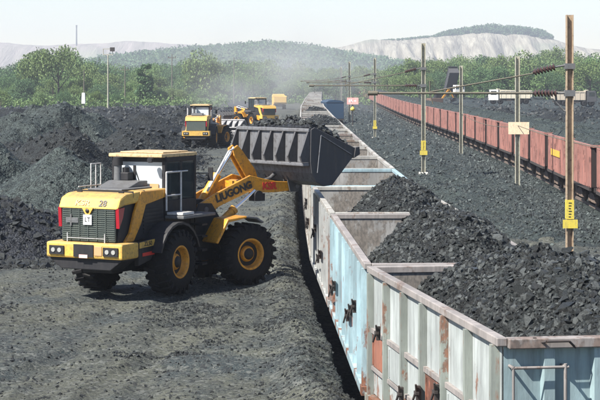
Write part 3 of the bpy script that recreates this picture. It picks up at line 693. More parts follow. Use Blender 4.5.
def loader(loc, heading, artic, label, main=True, group='wheel loaders at work', bucket_lift=True, pale=False, drop=0):
    """heading of the rear frame from +Y towards +X (deg); front frame turned by artic more"""
    root = empty('wheel_loader', loc, -R(heading), label, 'wheel loader', group)
    F = Matrix.Rotation(-R(artic), 4, 'Z')
    yel = 'yelp' if pale else 'yel'
    bv = .02 if main else 0
    # ---- rear frame
    MB().box(-.42, .42, -3.3, -.1, .62, 1.3).build('rear_frame', 'blk', root, bv)
    b = MB(); b.prism([(-.7, .75), (.7, .75), (1.02, .98), (1.02, 1.12), (-1.02, 1.12), (-1.02, .98)], -3.82, -3.2, 'y'); b.build('rear_skirt', 'blk', root, bv)
    b = MB(); b.box(-1.09, 1.09, -3.9, -3.15, 1.02, 1.40); b.build('counterweight', 'yelp', root, .05 if main else 0)
    for sx in (-1, 1):
        b = MB(); x0, x1 = sorted((sx * .95, sx * 1.085)); b.prism([(-3.15, .82), (-2.62, .92), (-2.44, 1.1), (-2.44, 1.42), (-3.15, 1.38)], x0, x1); b.build('side_skirt', 'yel' if sx < 0 else 'blk', root, bv)
        if main and sx > 0:
            b = MB(); b.prism([(-3.14, 1.24), (-2.45, 1.27), (-2.45, 1.425), (-3.14, 1.385)], 1.087, 1.10); b.build('yellow_band', 'yelp', root, .008)
            b = MB(); b.prism([(-3.0, 1.04), (-2.46, 1.05), (-2.46, 1.14), (-3.0, 1.12)], 1.087, 1.095); b.build('red_stripe', 'redink', root)
        a = MB(); x0, x1 = sorted((sx * .56, sx * .98)); a.box(x0, x1, -3.93, -3.89, 1.10, 1.31); lr = a.build('lamp_recess', 'blk', root)
        a = MB();
        for q in (0, 1): a.tube((x0 + .12 + q * .18, -3.945, 1.205), (x0 + .12 + q * .18, -3.925, 1.205), .055, n=12)
        a.build('headlight', 'lamp', lr)
    if main:
        MB().box(-.28, .28, -3.925, -3.895, 1.06, 1.36).build('number_recess', 'blk', root); MB().box(-.11, .13, -3.94, -3.926, 1.04, 1.12).build('number_plate', 'pinkp', root)
        MB().box(.30, .52, -3.915, -3.895, 1.1, 1.33).build('data_plate', 'faded', root, .01)
    # hood
    b = MB()
    b.hexa([(-.80, -3.62, 1.40), (.80, -3.62, 1.40), (.80, -1.5, 1.40), (-.80, -1.5, 1.40), (-.76, -3.50, 2.30), (.76, -3.50, 2.30), (.76, -1.5, 2.42), (-.76, -1.5, 2.42)])
    b.build('engine_casing', 'blk', root, bv)
    b = MB(); # hood top with swept corners
    b.prism([(-3.74, 2.20), (-3.60, 2.46), (-3.36, 2.55), (-2.6, 2.60), (-1.45, 2.60), (-1.45, 2.40), (-3.4, 2.28)], -.86, .86); b.build('hood', 'yelp', root, .05 if main else 0)
    b = MB(); b.box(-.5, .5, -3.0, -1.6, 2.602, 2.64); b.prism([(-2.4, 2.64), (-1.9, 2.78), (-1.5, 2.78), (-1.5, 2.64)], -.62, .3); b.build('engine_cover', 'greyp', root, .02)
    if main:
        for (a, b_) in ((-2.55, -2.54), (-3.05, -3.04)): MB().box(-.865, .865, a, b_, 2.45, 2.607).build('panel_seam', 'ink', root)
        for sx in (-.6, .6): MB().box(sx - .07, sx + .07, -3.2, -3.16, 2.565, 2.60).build('hood_latch', 'blk', root)
        for j, (x_0, z_0) in enumerate(((.36, 1.5), (.42, 1.62), (.48, 1.38))):
            b = MB(); pts = [(x_0 - .2 * math.sin(math.pi * q / 8), -.35 + .95 * q / 8, z_0 + .25 * math.sin(math.pi * q / 8)) for q in range(9)]; b.path(pts, .024, 7); b.build('hydraulic_hose', 'rub', root)
    # grille
    g = MB(); g.box(-.76, .76, -3.70, -3.64, 1.42, 2.22); gr = g.build('grille', 'grille', root, .015)
    if main:
        g = MB()
        for i in range(15): z = 1.47 + i * .05; g.box(-.74, .74, -3.715, -3.702, z, z + .018)
        for x in (-.5, -.25, 0, .25, .5): g.box(x - .01, x + .01, -3.725, -3.716, 1.44, 2.2)
        g.build('grille_bars', 'grille', gr)
        MB().box(-.12, .12, -3.745, -3.73, 1.82, 2.06).build('white_card', 'card', gr)
        text('LT', .15, 'ink', Matrix.Translation((0, -3.747, 1.94)) @ Matrix.Rotation(R(90), 4, 'X'), gr, ext=.002)
        g = MB(); g.box(-.62, -.27, -3.74, -3.73, 1.86, 1.98); g.box(-.58, -.3, -3.745, -3.741, 1.90, 1.94); g.box(-.5, -.46, -3.74, -3.73, 1.98, 2.06); g.box(-.5, -.46, -3.74, -3.73, 1.78, 1.86); g.build('latch_plate', 'greyp', gr)
        g = MB(); g.tube((-.55, -3.78, 1.40), (-.55, -3.78, 1.62), .014, n=6); g.tube((.52, -3.78, 1.40), (.52, -3.78, 1.62), .014, n=6); g.tube((-.55, -3.78, 1.5), (.52, -3.78, 1.5), .008, n=6); g.build('grille_stay', 'silver', root)
        g = MB(); g.prism([(-.16, 2.225), (.16, 2.225), (.05, 2.06), (-.05, 2.06)], -3.745, -3.70, 'y'); g.build('badge', 'yelp', root)
        g = MB(); g.lathe([(0, .05), (.01, .05), (.012, .03), (.02, .02), (.02, 0)], n=12); em = g.mesh('emblem'); em.transform(Matrix.Translation((0, -3.75, 2.155)) @ Matrix.Rotation(R(-90), 4, 'Z')); em.materials.append(M['ink']); link('emblem', em, root)
        Mt = Matrix.Translation((.40, -3.683, 2.333)) @ Matrix.Rotation(R(61.7), 4, 'X')
        text('28', .22, 'ink', Mt @ Matrix.Shear('XZ', 4, (.0, .0)), root, ext=.003)
        text('KSR', .19, 'faded', Matrix.Translation((-.18, -3.683, 2.333)) @ Matrix.Rotation(R(61.7), 4, 'X'), root, ext=.003, squash=1.3)
        text('ZL50', .15, 'ink', Matrix.Translation((1.102, -2.76, 1.335)) @ Matrix.Rotation(R(90), 4, 'Z') @ Matrix.Rotation(R(90), 4, 'X'), root, ext=.004, squash=1.1)
    for sx in (-1, 1):
        x0, x1 = sorted((sx * .78, sx * .87))
        b = MB(); b.prism([(-3.66, 2.22), (-3.62, 2.22), (-3.56, 1.86), (-3.64, 1.86)] if False else [(-3.71, 2.22), (-3.45, 2.24), (-3.52, 2.0), (-3.68, 1.75)], x0, x1); b.build('tail_light', 'redl', root)
        b = MB(); x0, x1 = sorted((sx * .80, sx * .88))
        b.prism([(-3.45, 1.40), (-3.05, 1.40), (-2.72, 1.8), (-2.5, 2.25), (-1.5, 2.40), (-1.5, 2.58), (-2.72, 2.58), (-3.0, 2.1), (-3.2, 1.62)], x0, x1); b.build('side_panel', yel, root, bv)
        if main:
            b = MB()
            for i in range(7): b.box(sx * .81 - .006, sx * .81 + .006, -2.5 + .0, -1.6, 1.55 + i * .09, 1.59 + i * .09)
            b.build('side_louvre', 'blk', root)
    b = MB(); b.tube((-.44, -1.72, 2.62), (-.44, -1.72, 3.0), .11, .10, n=14); b.tube((-.44, -1.72, 3.0), (-.44, -1.72, 3.22), .10, n=14); b.build('exhaust_pipe', 'greyp', root)
    b = MB(); b.tube((-.44, -1.72, 3.16), (-.44, -1.72, 3.36), .125, .12, n=14); b.build('pipe_cap', 'blk', root)
    # handrail on the left side of the hood
    b = MB()
    for yy in (-2.2, -1.98, -1.76): b.tube((-.93, yy, 2.45), (-.93, yy, 3.2), .016, n=6)
    b.path([(-.93, -2.2, 3.2), (-.93, -1.76, 3.2)], .016, 6); b.path([(-.93, -2.75, 2.66), (-.93, -1.76, 2.66)], .014, 6); b.build('handrail', 'silver', root)
    # ---- cab
    cb = MB()
    x0, x1, y0, y1 = -.74, .74, -1.42, .02
    for (x, y) in ((x0, y0), (x1, y0), (x0, y1), (x1, y1)):
        cb.box(x - .05, x + .05, y - .05, y + .05, 2.2, 3.40)
    cb.box(x0 - .05, x1 + .05, y0 - .05, y1 + .05, 3.24, 3.36); cb.box(x0 - .05, x1 + .05, y0 - .05, y1 + .05, 1.45, 2.28)
    cb.box(x1 - .04, x1 + .045, -.72, -.62, 2.2, 3.3); cb.box(x0 - .045, x0 + .04, -.72, -.62, 2.2, 3.3)
    cb.build('cab', 'blk', root, bv)
    rf = MB(); rf.box(x0 - .05, x1 + .05, y0 - .2, y1 + .10, 3.36, 3.45); rf.box(x0 + .1, x1 - .1, y0 + .1, y1 - .1, 3.45, 3.49); rf.build('cab_roof', 'roofc', root, .03)
    for (n_, a) in (('rear_window', (x0 + .05, x1 - .05, y0 - .03, y0 - .015, 2.29, 3.24)), ('front_window', (x0 + .05, x1 - .05, y1 + .015, y1 + .03, 2.29, 3.24)),
                    ('side_window', (x1 + .015, x1 + .03, y0 + .05, y1 - .05, 2.29, 3.24)), ('side_window', (x0 - .03, x0 - .015, y0 + .05, y1 - .05, 2.29, 3.24))):
        MB().box(*a).build(n_, 'glass' if n_ != 'side_window' else 'glassd', root)
    if main:
        b = MB(); b.tube((.2, y0 - .045, 2.3), (-.12, y0 - .045, 3.12), .013, n=6); b.box(-.15, -.08, y0 - .05, y0 - .035, 2.55, 3.15); b.build('wiper', 'ink', root)
        b = MB(); b.box(-.3, .3, -.9, -.35, 2.2, 2.42); b.box(-.27, .27, -1.0, -.86, 2.4, 3.0); b.build('seat', 'blk', root, .04)
        b = MB(); b.box(-.42, -.12, -1.75, -1.5, 2.78, 2.98); b.tube((-.27, -1.62, 2.98), (-.27, -1.62, 3.1), .09, n=10); b.build('air_filter', 'blk', root, .02)
        for sx in (-.5, .5): 
            b = MB(); b.tube((sx, y0 - .33, 3.30), (sx, y0 - .22, 3.30), .07, n=12); b.build('work_light', 'blk', root)
        b = MB(); b.box(.35, .6, y0 - .06, y0 - .045, 2.38, 2.7); b.build('inner_sticker', 'faded', root)
    # steps, platform and rail on the right side
    for sx in (-1, 1):
        b = MB()
        b.box(*sorted((sx * .8, sx * 1.35)), -1.5, .1, 1.84, 1.92); b.build('step_plate', 'greyp', root, bv)
        b = MB()
        for i in range(9):
            t0 = R(18 + i * 16); t1 = R(18 + (i + 1) * 16); r0, r1 = .93, .99
            c = lambda r, t: (-1.65 - r * math.cos(t), .8 + r * math.sin(t))
            b.prism([c(r0, t0), c(r1, t0), c(r1, t1), c(r0, t1)], *sorted((sx * .78, sx * 1.36)))
        b.build('rear_mudguard', 'blk', root)
        b = MB(); 
        if sx > 0: b.path([(.92, -1.62, 2.05), (.92, -1.62, 3.0), (.92, -.92, 3.0), (.92, -.92, 1.92)], .024, 7); b.tube((.92, -1.62, 2.42), (.92, -.92, 2.42), .020, n=6); b.tube((.92, -.92, 3.0), (.92, -.6, 3.0), .02, n=6); b.build('side_rail', 'silver', root)
        b = MB(); b.tube((sx * .75, .1, 2.9), (sx * 1.05, .3, 2.9), .015, n=6); b.box(sx * 1.08 - .07, sx * 1.08 + .07, .28, .31, 2.7, 3.05); b.build('mirror', 'blk', root)
    b = MB(); b.box(.82, 1.30, -1.45, -.9, 1.93, 2.0); b.build('tread_plate', 'silver', root, .015)
    b = MB()
    for z in (.6, .95, 1.3, 1.6): b.box(.9, 1.25, -.42, -.16, z, z + .05)
    b.box(.88, .91, -.42, -.38, .6, 1.9); b.box(.88, .91, -.2, -.16, .6, 1.9); b.build('ladder', 'blk', root)
    def wheel(x, y, Mx):
        s = 1 if x > 0 else -1
        e = empty('wheel'); e.parent = root; p = Mx @ Vector((x, y, .8))
        e.location = p; e.rotation_euler = (random.uniform(0, 6), 0, (0 if s > 0 else math.pi) + Mx.to_euler().z)
        e.rotation_mode = 'ZYX' if False else 'XYZ'
        for me, n_ in ((TM, 'tyre'), (RM, 'rim'), (HM, 'hub')): link(n_, me, e)
    I = Matrix()
    for x in (-1.08, 1.08): wheel(x, -1.65, I); wheel(x, 1.65, F)
    b = MB(); b.tube((-1.0, -1.65, .8), (1.0, -1.65, .8), .16, n=10); b.tube((0, -1.65, .8), (.3, -1.65, .8), .3, n=10); b.build('rear_axle', 'blk', root)
    # ---- front frame
    b = MB(F); b.tube((-1.0, 1.65, .8), (1.0, 1.65, .8), .16, n=10); b.build('front_axle', 'blk', root)
    b = MB(F); b.prism([(.05, .6), (2.2, .6), (2.3, .95), (1.6, 1.3), (1.15, 1.9), (.85, 2.2), (.55, 2.2), (.3, 1.6), (.05, 1.4)], -.30, .30); b.build('front_frame', 'blk', root, bv)
    for sx in (-1, 1):
        b = MB(F); b.prism([(.32, .9), (1.3, .9), (1.35, 1.5), (.95, 2.1), (.55, 2.12), (.35, 1.55)], *sorted((sx * .54, sx * .60))); b.build('loader_tower', 'blk', root, bv)
        b = MB(F); x0, x1 = sorted((sx * .72, sx * 1.40))
        b.prism([(.55, 1.15), (.62, 1.12), (.95, 1.66), (1.5, 1.74), (1.5, 1.80), (.92, 1.74)], x0, x1); b.build('front_mudguard', 'yel', root, bv)
        b = MB(F); b.prism([(1.5, 1.74), (1.5, 1.80), (1.82, 1.76), (2.05, 1.62), (2.0, 1.58), (1.8, 1.70)], x0, x1); b.build('mudguard_flap', 'greyp', root, bv)
    boom = None; F0 = F
    F = F @ Matrix.Translation((0, .78, 1.95)) @ Matrix.Rotation(-R(drop), 4, 'X') @ Matrix.Translation((0, -.78, -1.95))
    poly = [(.62, 1.80), (.95, 1.86), (1.37, 2.04), (2.17, 2.33), (3.07, 2.30), (3.62, 2.34), (3.78, 2.42), (3.70, 2.56), (3.07, 2.60), (2.66, 2.68), (2.25, 2.78), (1.95, 2.66), (1.14, 2.33), (.60, 2.06)]
    for sx in (-1, 1):
        b = MB(F); b.prism(poly, *sorted((sx * .38, sx * .46))); q = b.build('boom_arm', 'yel', root, .012)
        if sx > 0: boom = q
    b = MB(F); b.tube((-.46, 2.2, 2.5), (.46, 2.2, 2.5), .15, n=12); b.box(-.4, .4, 2.0, 2.4, 2.44, 2.62); b.build('boom_cross_tube', 'yel', root)
    b = MB(F); b.tube((-.56, 3.72, 2.45), (.56, 3.72, 2.45), .06, n=10); b.tube((-.6, .78, 1.95), (.6, .78, 1.95), .07, n=10); b.build('hinge_pin', 'steelg', root)
    if main:
        ang = math.atan2(2.50 - 2.12, 2.35 - 1.15)
        Mt = F @ Matrix.Translation((.468, 1.72, 2.36)) @ Matrix.Rotation(R(90), 4, 'Z') @ Matrix.Rotation(R(90), 4, 'X') @ Matrix.Rotation(ang, 4, 'Z')
        text('LiuGONG'.upper(), .27, 'ink', Mt, boom, ext=.005, squash=.97, bold=.045)
        Mt = F @ Matrix.Translation((.468, 2.86, 2.47)) @ Matrix.Rotation(R(90), 4, 'Z') @ Matrix.Rotation(R(90), 4, 'X')
        text('KSR', .25, 'redink', Mt, boom, ext=.005, squash=1.05, bold=.05)
    # bell crank, tilt cylinder, lift cylinders
    b = MB(F)
    for sx in (-1, 1): b.prism([(1.92, 3.5), (2.06, 3.58), (2.22, 3.42), (2.62, 2.92), (2.78, 2.5), (2.62, 2.42), (2.40, 2.62), (1.95, 3.30)], *sorted((sx * .08, sx * .15)))
    b.build('bell_crank', 'yel', root, bv)
    b = MB(F); b.tube((0, .95, 2.02), (0, 1.50, 2.80), .12, n=14); b.build('tilt_cylinder', 'yel', root)
    b = MB(F); b.tube((0, 1.48, 2.77), (0, 2.03, 3.50), .05, n=12); b.build('tilt_rod', 'chrome', root)
    b = MB(F); b.tube((.30, 1.0, 2.4), (.22, 1.72, 3.42), .028, n=8); b.tube((.22, 1.72, 3.42), (.1, 2.0, 3.5), .028, n=8); b.build('hydraulic_hose', 'silver', root)
    b = MB(F); b.path([(0, 2.7, 2.48), (0, 3.2, 2.65), (0, 3.6, 2.95)], .06, 8); b.build('bucket_link', 'steeld', root)
    for sx in (-1, 1):
        b = MB(F); b.tube((sx * .52, .95, 1.35), (sx * .52, 1.65, 1.88), .105, n=14); b.tube((sx * .52, 1.62, 1.86), (sx * .52, 1.70, 1.92), .125, n=14); b.build('lift_cylinder', 'yel', root)
        b = MB(F); b.tube((sx * .52, 1.65, 1.88), (sx * .52, 2.35, 2.38), .045, n=12); b.build('lift_rod', 'chrome', root)
    b = MB(F); b.tube((.30, 2.42, 2.25), (.62, 2.42, 2.25), .13, n=12); b.box(.32, .6, 2.3, 2.62, 2.1, 2.3); b.build('boom_stop', 'blk', root)
    # ---- bucket
    W = 1.70
    prof = [(3.30, 4.00), (3.28, 3.15), (3.32, 2.85), (3.46, 2.62), (3.72, 2.50), (4.00, 2.52), (4.80, 3.36)]
    def shell(prof, th):
        out = []
        for i, p in enumerate(prof):
            a = prof[max(0, i - 1)]; c = prof[min(len(prof) - 1, i + 1)]
            d = Vector((c[0] - a[0], c[1] - a[1])).normalized(); out.append((p[0] - d.y * th * 1.0, p[1] + d.x * th))
        return out
    bk = empty('bucket'); bk.parent = root
    b = MB(F); ins = shell(prof, .03)
    for i in range(len(prof) - 1):
        b.prism([prof[i], prof[i + 1], ins[i + 1], ins[i]], -W, W)
    b.build('bucket_shell', 'steelg', bk)
    end = prof + [(4.84, 3.46), (3.42, 4.06)]
    for sx in (-1, 1):
        b = MB(F); b.prism(end, *sorted((sx * (W + .003), sx * (W + .035)))); b.build('side_plate', 'steeld', bk, bv)
        b = MB(F)
        rim = [(3.62, 3.84), (3.50, 2.86), (3.98, 2.62), (4.62, 3.32)]
        for p0, p1 in ((rim[0], rim[3]), (rim[0], rim[1])): b.tube((sx * (W + .045), p0[0], p0[1]), (sx * (W + .045), p1[0], p1[1]), .018, n=5)
        b.build('side_bead', 'steelg', bk)
        b = MB(F); b.prism([(4.70, 3.22), (4.90, 3.32), (4.88, 3.52), (4.76, 3.50)], *sorted((sx * (W - .02), sx * (W + .07)))); b.build('side_cutter', 'steeld', bk)
    b = MB(F); b.box(-W, W, 3.24, 3.30, 3.93, 4.03); b.box(-W, W, 3.06, 3.275, 3.04, 3.13); b.build('back_beam', 'steelg', bk, bv)
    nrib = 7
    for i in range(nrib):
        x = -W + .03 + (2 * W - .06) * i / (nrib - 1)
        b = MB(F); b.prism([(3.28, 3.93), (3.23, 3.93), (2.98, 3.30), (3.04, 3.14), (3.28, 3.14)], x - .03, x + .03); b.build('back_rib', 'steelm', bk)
    for x in (-.42, .42):
        for q in (-.09, .09):
            b = MB(F); b.prism([(3.40, 3.15), (3.29, 3.1), (3.5, 2.3), (3.75, 2.3), (3.9, 2.45), (3.6, 2.6)], x + q - .02, x + q + .02); b.build('hinge_bracket', 'steeld', bk)
    b = MB(F)
    for i in range(9):
        x = -W + .12 + i * (2 * W - .24) / 8
        b.hexa([(x - .05, 4.72, 3.24), (x + .05, 4.72, 3.24), (x + .05, 4.80, 3.36), (x - .05, 4.80, 3.36), (x - .03, 4.95, 3.43), (x + .03, 4.95, 3.43), (x + .03, 4.95, 3.47), (x - .03, 4.95, 3.47)])
    b.build('bucket_teeth', 'steeld', bk)
    # ---- coal carried in the bucket
    cr = empty('coal_load', loc, -R(heading), 'heaped coal carried in the bucket of ' + ('the big front loader' if main else ('the middle loader' if bucket_lift else 'the far loader')), 'coal load')
    nx, ny = 56, 34
    u, v = np.meshgrid(np.linspace(-W + .05, W - .05, nx), np.linspace(3.34, 4.76, ny), indexing='xy')
    def cz(u, v):
        line = 3.99 - .58 * np.clip(v - 3.34, 0, 2) / 1.5
        e = np.minimum(np.minimum((W - .02 - np.abs(u)) / .5, (v - 3.3) / .35), (4.80 - v) / .5)
        return line + ((.34 + .09 * u) + .40 * fbm(u * 1.2, v * 1.2, 3, 7)) * np.clip(e, 0, 1) + .10 * fbm(u * 5, v * 5, 3, 9) * np.clip(e, 0, 1)
    v3 = np.stack([u, v, cz(u, v)], -1).reshape(-1, 3); F3 = np.array(F.to_3x3()); v3 = np.c_[v3, np.ones(len(v3))] @ np.array(F).T[:, :3]
    link('load_body', npmesh('load_body', v3, grid_idx(ny, nx), 'coal_dark'), cr)
    n_ = 900 if main else 260; pu = rng.uniform(-W + .1, W - .1, n_); pv = rng.uniform(3.4, 4.74, n_); s = .04 + .2 * rng.uniform(0, 1, n_) ** 3
    P = np.c_[np.stack([pu, pv, cz(pu, pv) + s * .15], 1), np.ones(n_)] @ np.array(F).T[:, :3]
    link('loose_lumps', rockmesh('loose_lumps', P, s, 'wagon_coal', dist=loc[1]), cr, kind='stuff')
    return root
L1 = loader((-3.40, 45.3, -.02), 27, 27, 'large yellow wheel loader in front, raising a heaped bucket beside the train', True)
L2 = loader((-7.9, 142, .0), 5, 22, 'middle yellow wheel loader behind the black heaps, rear towards the camera', False, pale=True, drop=36)
L3 = loader((-5.4, 208, .0), -30, -28, 'far yellow wheel loader heading left in the dust behind the other two', False, pale=True, bucket_lift=False, drop=40)
for L in (L2, L3):
    L.location.z = float(terrain(np.array([L.location.x]), np.array([L.location.y]))[0])
for o in S.objects:
    if o.name.startswith('coal_load') and o.type == 'EMPTY':
        near = min((L1, L2, L3), key=lambda q: (q.location - o.location).length); o.location = near.location

# ------------------------------------------------------------------ overhead masts
M['mast'] = dirty('galvanised_mast', (.38, .38, .31), (.20, .16, .10), amount=.7, rough=.55, scale=1.2)
M['mast_tan'] = dirty('rusty_mast', (.37, .29, .20), (.18, .11, .07), amount=.7, rough=.65, scale=1.4)
M['insul'] = newmat('brown_porcelain', (.05, .03, .028), .25)
M['plate_y'] = dirty('yellow_number_plate', (.62, .50, .06), (.35, .28, .1), rough=.5)
M['plate_p'] = dirty('faded_pinkish_plate', (.75, .62, .42), (.6, .35, .25), rough=.5)
M['boomt'] = dirty('bracket_tube', (.10, .10, .08), (.14, .10, .06), rough=.6)
def insulator(b, p0, p1, n=7, r=.13):
    p0 = Vector(p0); p1 = Vector(p1)
    for i in range(n):
        a = p0.lerp(p1, i / n); c = p0.lerp(p1, (i + .55) / n); b.tube(a, c, r, r * .55, n=12)
    b.tube(p0, p1, .045, n=8)
def mast(x, y, ztop, label, mat='mast', bracket=0, plate=None, base=True, r=.115, zb=None, plz=1.0):
    zb = float(terrain(np.array([x]), np.array([y]))[0]) - .3 if zb is None else zb
    root = empty('overhead_line_mast', (x, y, 0), 0, label, 'mast', 'overhead line masts')
    b = MB(); b.box(-r, -r + .03, -r, r, zb, ztop); b.box(r - .03, r, -r, r, zb, ztop); b.box(-r + .03, r - .03, -.012, .012, zb, ztop); b.build('steel_post', mat, root)
    if base: MB().box(-.32, .32, -.32, .32, zb - .2, zb + .42, .04).build('concrete_base', 'white', root, .02)
    if bracket:
        hi = 4.87 + (y - 57) * .003; up = 5.72 + (y > 100) * .35 + (y - 57) * .0005
        x1 = -6.55 if y < 100 else -7.3
        b = MB(); b.tube((-1.15, 0, hi), (x1, 0, hi + .0), .038, n=8); b.tube((x1 - .02, 0, hi), (x1 + .3, 0, hi), .075, n=8); b.build('boom_tube', 'boomt', root)
        xs = -4.55 if y < 100 else -5.0
        b = MB(); b.tube((-1.15, 0, up - .2), (xs, 0, hi + .04), .024, n=8); b.build('stay_tube', 'boomt', root)
        b = MB(); insulator(b, (-.45, 0, hi), (-1.2, 0, hi)); b.build('insulator', 'insul', root)
        b = MB(); insulator(b, (-.5, 0, up), (-1.2, 0, up - .18)); b.build('insulator', 'insul', root)
        b = MB(); b.tube((-r, 0, up + .06), (-.5, 0, up), .035, n=8); b.box(-r - .05, r + .05, -r - .03, r + .03, up - .06, up + .12); b.build('bracket_clamp', 'greyp', root); b = MB(); b.tube((-r, 0, hi), (-.45, 0, hi), .035, n=8)
        b.box(-r - .05, r + .05, -r - .03, r + .03, hi - .1, hi + .1)
        b.build('bracket_clamp', 'greyp', root); b = MB(); b.path([(-.45, 0, hi), (-.42, .02, hi - .3), (-.2, .02, hi - .55), (-r, 0, hi - .6)], .03, 6); b.build('stay_loop', 'greyp', root)
        b = MB(); b.tube((xs, 0, hi + .4), (xs, 0, hi - .0), .02, n=6); b.tube((xs + .0, 0, hi), (xs + .1, 0, hi - .35), .02, n=6); b.build('dropper', 'boomt', root)
    if plate:
        MB().box(-r - .012, r + .012, -r - .012, r + .012, plz, plz + .62).build('yellow_sleeve', 'plate_y', root)
        bb = MB(); bb.box(-.24, .24, -r - .05, -r - .02, plz - .30, plz - .02); pl = bb.build('number_plate', plate, root)
        bb = MB()
        for i in range(6): bb.box(-.05, .02 + .015 * (i % 3), -r - .02, -r - .013, plz + .06 + .09 * i, plz + .085 + .09 * i)
        bb.build('plate_mark', 'ink', root)
    return root
mast(8.78, 57, 7.42, 'tallest mast at the right, rust-brown, with a yellow sleeve', 'mast_tan', 1, 'plate_y', plz=.78, base=False)
mast(7.9, 112, 7.75, 'mast with yellow number plate just right of the photo centre', 'mast', 1, 'plate_y', r=.13, plz=.9)
mast(8.0, 187, 7.9, 'thin pale mast left of the one with the yellow plate, its own plate low down', 'mast', 1, 'plate_y', r=.13, plz=.6)
mast(7.4, 262, 8.4, 'pale distant mast standing right of the farthest wagons', 'mast', 1, None, r=.16)
mast(8.1, 345, 8.4, 'farthest mast of the near line, beside the blue covered wagon', 'mast', 1, None, r=.17)
mast(12.55, 101, 6.75, 'white mast with pinkish board, standing before the red train right of centre', 'mast', 0, None, r=.13, base=False)
mast(13.9, 151, 6.7, 'slim white mast without bracket before the middle of the red train', 'mast', 0, None, r=.14, base=False)
o = MB().box(-.55, .65, -.20, -.17, 2.25, 2.95).build('notice_board', 'plate_p', None, loc=(12.55, 101, 0)); tag(o, 'faded pinkish-yellow notice board fixed on the white mast by the red train', 'board')
# catenary wire right of the picture
def wire(p0, p1, sag, label, r=.012):
    b = MB(); p0 = Vector(p0); p1 = Vector(p1); pts = []
    for i in range(13):
        t = i / 12; p = p0.lerp(p1, t); p.z -= sag * 4 * t * (1 - t); pts.append(p)
    b.path(pts, r, 5); o = b.build('overhead_wire', 'boomt'); tag(o, label, 'wire', 'line wires'); return o
wire((12.55, 101, 2.75), (12.4, 40, 3.3), .5, 'thin cable sagging from the pinkish board mast towards the right edge', .022)
wire((12.55, 101, 2.7), (13.9, 151, 2.6), .4, 'thin cable between the two bare white masts', .02)

# red shunting board on its post
sx, sy = 7.4, 246
rt = empty('track_sign', (sx, sy, 0), 0, 'pinkish-red board on a short post with a round yellow lamp below it', 'sign')
MB().tube((0, 0, -1.3), (0, 0, 3.3), .07, n=8).build('post', 'latch', rt)
M['signred'] = dirty('faded_red_board', (.72, .30, .27), (.8, .6, .55), rough=.5)
MB().box(-.8, .8, -.12, -.08, 2.2, 3.15).build('board', 'signred', rt)
b = MB(); b.box(-.55, -.35, -.13, -.121, 2.5, 2.85); b.box(-.2, .05, -.13, -.121, 2.5, 2.6); b.box(-.2, -.1, -.13, -.121, 2.5, 2.9); b.box(.2, .5, -.13, -.121, 2.6, 2.75); b.build('board_mark', 'card', rt)
b = MB(); b.lathe([(-.3, 0), (-.28, .22), (-.05, .34), (.1, .3), (.3, .12), (.4, 0)], axis='z', n=14, c=(0, -.05, 1.55)); b.build('lamp', 'plate_y', rt)
MB().box(-.35, .35, -.3, .3, -1.2, -.75, .05).build('concrete_base', 'white', rt)

# blue covered wagon on the next track
M['blue'] = dirty('dark_blue_paint', (.012, .04, .085), (.03, .05, .07), rough=.5)
bw = empty('covered_wagon', (4.8, 262, RAIL), R(4), 'dark blue covered wagon standing behind the far end of the loading train', 'wagon')
MB().box(-1.3, 1.3, -5, 5, 1.0, 3.4).build('wagon_body', 'blue', bw, .05)
b = MB(); b.prism([(-1.36, 3.403), (-.9, 3.7), (0, 3.8), (.9, 3.7), (1.36, 3.403)], -5.05, 5.05, 'y'); b.build('roof', 'blue', bw)
for yy in (-3, 0, 3): MB().box(-1.33, -1.31, yy - .7, yy + .7, 1.2, 3.3).build('door', 'blue', bw, .01)
for yy in (-3.4, 3.4): bogie(bw, yy, 0)
MB().box(-1.3, 1.3, -5, 5, .82, .995).build('underframe', 'under', bw)

